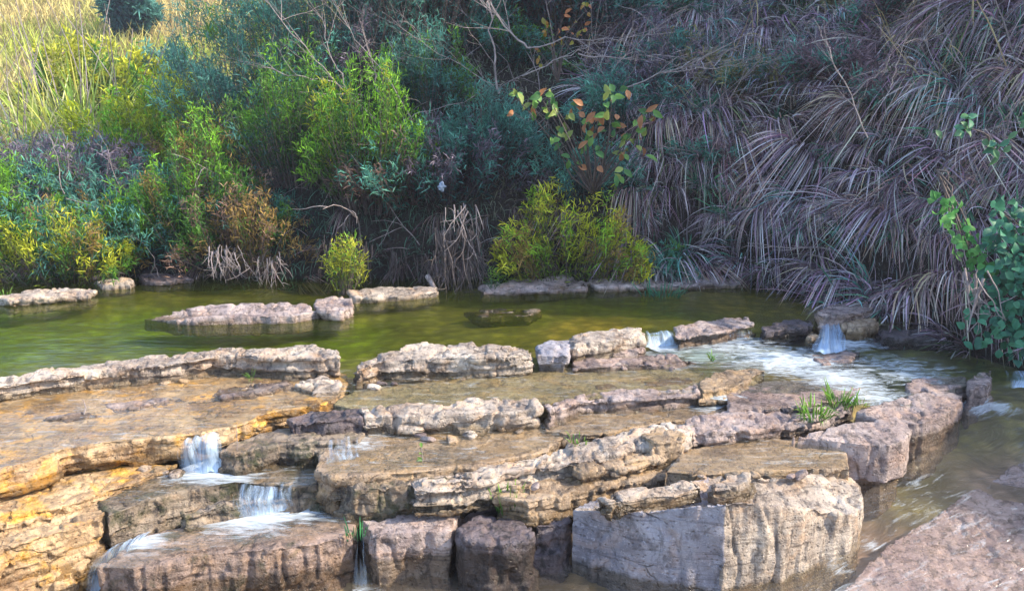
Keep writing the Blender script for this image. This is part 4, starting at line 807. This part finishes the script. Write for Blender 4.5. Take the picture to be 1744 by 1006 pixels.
for k in range(4):
    r = np.random.default_rng(840 + k); q = bend_line([0, 0, 0], [r.normal(0, .25), -.15, 1], 1.0, 9, r, .06, .03); V, F = tubes_np([(q, np.linspace(.007, .003, 10))], 4)
    c = np.full((len(V), 3), .4) * [1.3, 1., .6]
    lv = blades_np(q[r.integers(2, 9, 9)], r.normal(0, 1, (9, 3)) + [0, 0, .5], r.uniform(.12, .3, 9), np.full(9, .012), r.uniform(.5, 1.5, 9), np.tile([.40, .32, .14], (9, 1)), np.tile([.52, .44, .24], (9, 1)), 3, k)
    V, F, C = merge([(V, F, c), lv]); sm_.append(mesh_np('dry_reed', V, F, M['straw'], C))
scatter(sm_, 44, (1.6, 8), (.6, 3.6), 'single tan reed stalk with a few dry leaves on the right bank', 'reed', 'tan reed stalks on the right bank', 36, (.6, 1.2), 'dry_reed', mind=.25)

# undergrowth that nobody could count, over the whole bank
def undergrowth():
    r = np.random.default_rng(77); N = 420000
    x = r.uniform(-9, 9, N); y = 5 + r.random(N) * 11; d = shore_d(x, y); k = (d > .0) & (d < 6) & (np.abs(x) < .70 * y + .4) & (y < 15.5)
    x, y, d = x[k], y[k], d[k]; z = bank_h(x, y); n = len(x)
    p = np.stack([x, y, z - .02], 1); q = np.stack([x, y, 0 * x], 1)
    rt = np.clip((x - 1.0) / .8 + .5 * fbm(q * 1.5, 8), 0, 1)[:, None]; m = np.clip(.5 + 1.6 * fbm(q * 1.8, 6), 0, 1)[:, None]
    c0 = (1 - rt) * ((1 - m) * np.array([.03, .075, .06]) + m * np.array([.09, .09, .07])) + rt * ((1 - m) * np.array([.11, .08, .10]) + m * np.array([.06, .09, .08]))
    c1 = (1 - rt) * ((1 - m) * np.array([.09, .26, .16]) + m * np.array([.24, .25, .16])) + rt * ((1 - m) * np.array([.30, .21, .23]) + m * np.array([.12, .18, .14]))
    j = np.exp(r.normal(0, .4, (n, 1))); dd = np.stack([r.normal(0, .5, n), r.normal(-.2, .6, n), r.uniform(-.2, 1.0, n)], 1)
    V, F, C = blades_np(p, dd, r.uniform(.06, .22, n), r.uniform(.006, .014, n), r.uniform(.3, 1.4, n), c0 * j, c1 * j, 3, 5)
    tag(obj('undergrowth', mesh_np('undergrowth', V, F, M['straw'], C)), 'low undergrowth covering the shaded bank', kind='stuff')
undergrowth()
def hillside():
    r = np.random.default_rng(78); N = 90000
    x = r.uniform(-30, 3, N); y = r.uniform(12, 46, N); d = shore_d(x, y); k = (d > 2.6) & (np.abs(x) < .68 * y) & (x < -.06 * y)
    x, y = x[k], y[k]; z = bank_h(x, y); n = len(x); q = np.stack([x, y, 0 * x], 1); m = np.clip(.5 + 1.8 * fbm(q * .5, 16), 0, 1)[:, None]
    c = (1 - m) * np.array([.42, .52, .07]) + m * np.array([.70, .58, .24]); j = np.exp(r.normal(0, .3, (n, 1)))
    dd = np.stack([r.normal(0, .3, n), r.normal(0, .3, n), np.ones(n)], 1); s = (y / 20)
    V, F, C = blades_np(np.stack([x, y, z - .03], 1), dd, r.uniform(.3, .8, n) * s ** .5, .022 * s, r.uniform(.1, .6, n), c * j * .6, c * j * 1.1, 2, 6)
    tag(obj('hillside_grass', mesh_np('hillside_grass', V, F, M['straw'], C)), 'sunlit yellow grass covering the far hillside', kind='stuff')
hillside()

# --- sunlit plants at upper left
def at_depth(px, Y): x = (px - 872) / FPX / math.cos(PITCH) * Y; return np.array([x, Y, G(x, Y)])
def reed(px, Y, h, n, label, seed, c0=(.22, .30, .05), c1=(.66, .74, .16)):
    p = at_depth(px, Y); r = empty('reed_clump', p, label, 'reeds')
    V, F, C = tuft_mesh(seed, n, h, .026, c0, c1, .8, .5, .45, up=1.0, nseg=5, jit=.5); obj('leaves', mesh_np('leaves', V, F, M['leaf'], C), r)
    rr = np.random.default_rng(seed); L = [(bend_line([rr.normal(0, .15), rr.normal(0, .15), 0], [rr.normal(0, .3), rr.normal(0, .2), 1], h * rr.uniform(.8, 1.2), 7, rr, .05), np.linspace(.014, .005, 8)) for _ in range(9)]
    V, F = tubes_np(L, 4); obj('stems', mesh_np('stems', V, F, M['bark']), r)
reed(160, 12.5, 2.4, 420, 'tall sunlit reeds fanning out at the upper left', 501)
reed(60, 12.0, 1.9, 360, 'sunlit yellow reeds left of the tallest fan', 502, (.3, .3, .08), (.75, .68, .28))
reed(225, 12.8, 2.2, 320, 'greener sunlit reeds right of the tallest fan', 503, (.08, .16, .03), (.35, .50, .08))
reed(-60, 12.5, 2.0, 300, 'sunlit reeds cut off by the left edge', 504)
def fd(px, Y, w, h, cols, label, seed, **kw): p = at_depth(px, Y); return feather_bush(p, w, h, cols, label, seed, **kw)
fd(300, 11.2, 1.9, 1.55, [(4, (.10, .16, .01), (.50, .56, .03)), (1, *LIM)], 'bright lemon green shrub in full sun at upper left', 511, stems=120, leaf=.09, lw=.02, low=.05)
fd(235, 10.8, 1.1, .8, [(3, *LIM), (2, *YEL)], 'small lime green shrub below the sunlit reeds', 512, stems=70, leaf=.08, lw=.014)
fd(385, 10.9, 1.2, 1.0, [(2, *YEL), (2, *ORG)], 'yellow and rust shrub right of the lemon green one', 513, stems=70, leaf=.08, lw=.014)
fd(310, 18, 1.6, 1.5, [(1, *BLU)], 'dark teal bush on the far slope behind the lemon green shrub', 514, stems=110, leaf=.14, lw=.04, low=.05)
fd(365, 19, 1.4, 1.0, [(1, *BLU)], 'smaller dark bush on the far slope', 515, stems=80, leaf=.14, lw=.04, low=.05)
fd(262, 26, 1.3, 1.9, [(1, *BLU)], 'dark tree far up the hillside at the top edge', 516, stems=100, leaf=.2, lw=.06, low=.05)
fd(200, 17, 2.4, 1.8, [(1, *GRN), (2, *YEL)], 'mid green bush on the far slope behind the reeds', 517, stems=110, leaf=.14, lw=.04, low=.05)
fb(300, 2.0, 1.3, .75, [(2, (.12, .06, .05), (.34, .2, .16)), (1, *GRN)], 'reddish brown withered bush below the lemon green shrub', 518, stems=90, leaf=.07)
fb(150, 2.6, 1.6, .8, [(3, *TEAL), (2, *GRN), (1, (.10, .09, .11), (.26, .22, .27))], 'teal and violet bush below the sunlit reeds', 519, stems=100, leaf=.07)

# --- broad leaved shrub over the yellow green bush
def leaf_shape(p, d, nrm, L, w, c):
    d = d / np.linalg.norm(d); s = np.cross(d, nrm); s /= np.linalg.norm(s) + 1e-9; n = np.cross(s, d)
    V = []; C = []
    for t, k, b in ((0, .05, 0), (.25, .8, .04), (.5, 1, .05), (.78, .62, .0), (1, .03, -.10)):
        V += [p + d * L * t + s * w * k * .5 + n * L * (b + .10 * k), p + d * L * t + n * L * b, p + d * L * t - s * w * k * .5 + n * L * (b + .10 * k)]; C += [c, np.array(c) * .8, c]
    F = []
    for i in range(4):
        a = 3 * i; F += [(a, a + 1, a + 4, a + 3), (a + 1, a + 2, a + 5, a + 4)]
    return np.array(V), np.array(F), np.array(C, float)
def broadleaf(spots, Y, label, name, cat, seed, L=.115, per=5, cols=((.10, .26, .08), (.20, .42, .10), (.35, .45, .12), (.55, .26, .12)), basept=None, wk=.5, rad=.02):
    r = np.random.default_rng(seed); base = basept if basept is not None else PY(*spots[0], Y); root = empty(name, base, label, cat); parts = []; lines = []
    for (px, py) in spots:
        c = PY(px, py, Y + r.normal(0, .08)) - base
        lines.append((resample_open(np.array([base * 0, c * .5 + r.normal(0, .06, 3), c]), 8), np.linspace(rad * .5, .003, 8)))
        for _ in range(per):
            p = c + r.normal(0, .045, 3); d = r.normal(0, 1, 3); d[2] -= .25; nr = np.array([r.normal(0, .5), -1, r.normal(.4, .4)])
            parts.append(leaf_shape(p, d, nr, L * r.uniform(.6, 1.2), L * wk * r.uniform(.8, 1.1), np.array(cols[r.integers(len(cols))]) * r.uniform(.75, 1.2)))
    V, F, C = merge(parts); obj('foliage', mesh_np('foliage', V, F, M['leaf'], C, True), root); V, F = tubes_np(lines, 5); obj('stems', mesh_np('stems', V, F, M['barkd'], smooth=True), root)
broadleaf([(882, 168), (905, 178), (925, 172), (935, 165), (948, 185), (1000, 205), (985, 190), (1015, 215), (1030, 190), (1042, 170), (1050, 165), (1035, 225), (1060, 215), (1068, 235), (1085, 245), (1060, 255), (1090, 205), (1105, 198), (1000, 235), (965, 215), (945, 235), (1055, 295), (1015, 265), (975, 265), (1080, 225)], 8.15,
          'broad leaved shrub with green and orange leaves above the yellow green bush', 'broadleaf_shrub', 'shrub', 601, basept=PY(1010, 330, 8.4))
broadleaf([(930, 45), (960, 30), (975, 60), (945, 70), (1000, 15), (920, 90), (990, 45)], 8.9, 'sparse shrub with yellow and rust leaves at the top centre', 'broadleaf_shrub', 'shrub', 602, cols=((.45, .26, .06), (.35, .32, .06), (.5, .2, .08)), basept=PY(950, 140, 9.0), L=.08)
broadleaf([(1650, 420), (1665, 440), (1670, 455), (1640, 410), (1625, 385), (1615, 360), (1608, 340), (1655, 435), (1680, 450), (1632, 400)], 6.35, 'light green climbing vine hanging down the bank at right', 'vine', 'vine', 603, cols=((.12, .38, .10), (.20, .50, .14)), basept=PY(1595, 290, 6.6), L=.075, per=9, wk=.8)
broadleaf([(1700 + 14 * (k % 5), 360 + 24 * (k // 5) + 7 * (k % 3)) for k in range(50)] + [(1665, 500), (1655, 540), (1690, 520), (1660, 575), (1680, 470)], 6.1, 'teal leafy creeper covering the bank at the right edge', 'creeper', 'creeper', 604, cols=((.08, .30, .18), (.12, .38, .22), (.06, .20, .14)), basept=PY(1760, 480, 6.5), L=.075, per=8, wk=.8, rad=.012)
roots(1660, 455, 6.0, .08, .5, 9, 'pale dangling vine stems below the light green vine', 605, 'bark', .008)
broadleaf([(1760 , 200), (1700, 250), (1640, 215)], 6.5, 'pale green leaves poking out of the grass at upper right', 'creeper', 'creeper', 606, cols=((.10, .30, .18), (.16, .34, .16)), basept=PY(1690, 260, 6.6), L=.10, per=12)

# --- small plants on the rocks and in the water
p = P(590, 502, 0.0); feather_bush(p, .30, .62, [(3, *YEL), (1, *LIM)], 'small yellow green plant standing in the pool', 701, stems=26, per=46, leaf=.06, lw=.009, name='water_plant', cat='water plant')
def tuft(px, py, z, n, L, label, seed, w=.008, c0=(.06, .16, .02), c1=(.28, .50, .08), tilt=.7, droop=.6, rad=.06, stretch=1.0):
    V, F, C = tuft_mesh(seed, n, L, w, c0, c1, tilt, droop, rad); V[:, 0] *= stretch
    return tag(obj('grass_tuft', mesh_np('grass_tuft', V, F, M['leaf'], C), loc=P(px, py, z)), label, 'grass tuft')
tuft(1388, 712, -.27, 90, .24, 'bright green grass tuft on the grey ledge at right', 711, .009, rad=.09)
tuft(1430, 690, -.25, 60, .20, 'green grass tuft just right of the brightest one', 712, .009, rad=.08)
tuft(1465, 690, -.24, 26, .12, 'smallest green sprig right of the two grass tufts', 713)
tuft(865, 868, -.58, 50, .22, 'upright green grass tuft left of the great boulder', 714, .009, tilt=.4, droop=.3, rad=.07)
tuft(800, 856, -.56, 34, .24, 'thin green blades in the crack in midstream', 715, .007, tilt=.5, droop=.3, rad=.06)
tuft(985, 758, -.33, 22, .12, 'tiny grass sprig on the long layered ledge', 716)
tuft(606, 912, -.62, 30, .13, 'grass sprig in the dark gap of the foreground slabs', 717, c0=(.03, .14, .05), c1=(.10, .34, .14), tilt=.3)
tuft(428, 646, -.13, 18, .11, 'tiny grass sprig at the foot of the long pale ridge', 718, tilt=1.0, rad=.015)
tuft(1130, 505, 0, 60, .28, 'teal reeds standing in the shallows before the far shelf', 719, .009, (.03, .12, .06), (.10, .32, .20), tilt=.5, rad=.14, stretch=1.4)
tuft(1212, 612, -.12, 16, .12, 'little sprig in the shallows below the white cascade', 725, rad=.015)
tuft(8, 505, .0, 24, .14, 'small green sprig on the rock at the far left edge', 721)
tuft(840, 490, .06, 34, .24, 'dull green blades on the low shelf behind the pool', 722, .008, (.03, .08, .04), (.10, .22, .12))
r_ = np.random.default_rng(9)
def weed(px, py, z, w, n, label, seed):
    r = np.random.default_rng(seed); parts = []
    for _ in range(n):
        q = np.array([r.uniform(-w, w) / 2, r.normal(0, .03), r.uniform(.0, .07)]); parts.append(leaf_shape(q, np.array([r.normal(), r.normal() * .6, r.uniform(-.1, .7)]), np.array([r.normal(0, .3), -.4, 1]), r.uniform(.025, .045), r.uniform(.016, .028), np.array([.08, .34, .05]) * r.uniform(.6, 1.4)))
    V, F, C = merge(parts); return tag(obj('creeping_weed', mesh_np('creeping_weed', V, F, M['leaf'], C, True), loc=P(px, py, z)), label, 'weed')
weed(700, 846, -.57, .42, 150, 'bright green creeping weed along the foot of the mossy wall', 731)
weed(735, 830, -.52, .20, 60, 'leafy weed climbing the mossy wall beside the creeping one', 732)
def stalk(pts, label, seed, rad=.004, leaves=0):
    s = [P(*pts[0])] ; b = s[0]; top = PY(pts[1][0], pts[1][1], b[1] + .02); q = resample_open(np.array([b, (b + top) / 2 + [.015, 0, 0], top]), 8) - b
    root = empty('weed_stalk', b, label, 'weed stalk'); V, F = tubes_np([(q, np.linspace(rad, rad * .4, 8))], 5); obj('stem', mesh_np('stem', V, F, M['bark'], smooth=True), root)
    if leaves:
        r = np.random.default_rng(seed); parts = [leaf_shape(q[r.integers(2, 8)], np.array([r.normal(), r.normal() * .5, .4]), np.array([0, -.5, 1.]), .04, .018, np.array([.22, .42, .08])) for _ in range(leaves)]
        V, F, C = merge(parts); obj('leaves', mesh_np('leaves', V, F, M['leaf'], C), root)
stalk([(718, 842, -.56), (718, 762)], 'single upright flowering stalk above the creeping weed', 741, leaves=9)
stalk([(398, 802, -.44), (402, 722)], 'thin dry reed standing in front of the left waterfall', 742)
stalk([(795, 850, -.56), (797, 795)], 'grey dead stalk right of the flowering stalk', 743)
stalk([(143, 705, -.15), (141, 680)], 'short dark twig on the thin stone of the golden terrace', 744, .005)

# pale crumpled scrap caught in the bushes
bm = bmesh.new(); bmesh.ops.create_icosphere(bm, subdivisions=3, radius=.03)
for v in bm.verts:
    q = np.array([tuple(v.co * 75)]); v.co *= 1 + 1.3 * float(fbm(q, 5)[0]); v.co.z *= 1.2; v.co.y *= .5
me = bpy.data.meshes.new('scrap'); bm.to_mesh(me); bm.free()
m, nt_, b_ = newmat('pale_scrap'); b_.inputs['Base Color'].default_value = (.22, .28, .38, 1); me.materials.append(m)
tag(obj('plastic_scrap', me, loc=PY(752, 318, 8.5)), 'small pale blue crumpled scrap caught in the dark bushes', 'scrap')

# thin violet-tinted volume added to lift the dark shade
def haze():
    bm = bmesh.new(); bmesh.ops.create_cube(bm, size=1)
    me = bpy.data.meshes.new('haze'); bm.to_mesh(me); bm.free()
    m = bpy.data.materials.new('haze'); m.use_nodes = True; nt = m.node_tree; nt.nodes.clear()
    o = nt.nodes.new('ShaderNodeOutputMaterial'); v = nt.nodes.new('ShaderNodeVolumePrincipled')
    v.inputs['Color'].default_value = (.86, .84, 1, 1); v.inputs['Density'].default_value = .0022; v.inputs['Anisotropy'].default_value = .35
    nt.links.new(v.outputs[0], o.inputs['Volume']); me.materials.append(m)
    h = obj('haze', me, loc=(0, 30, 10)); h.scale = (130, 210, 24.6); tag(h, 'thin haze added to lift the shade', kind='stuff')
haze()
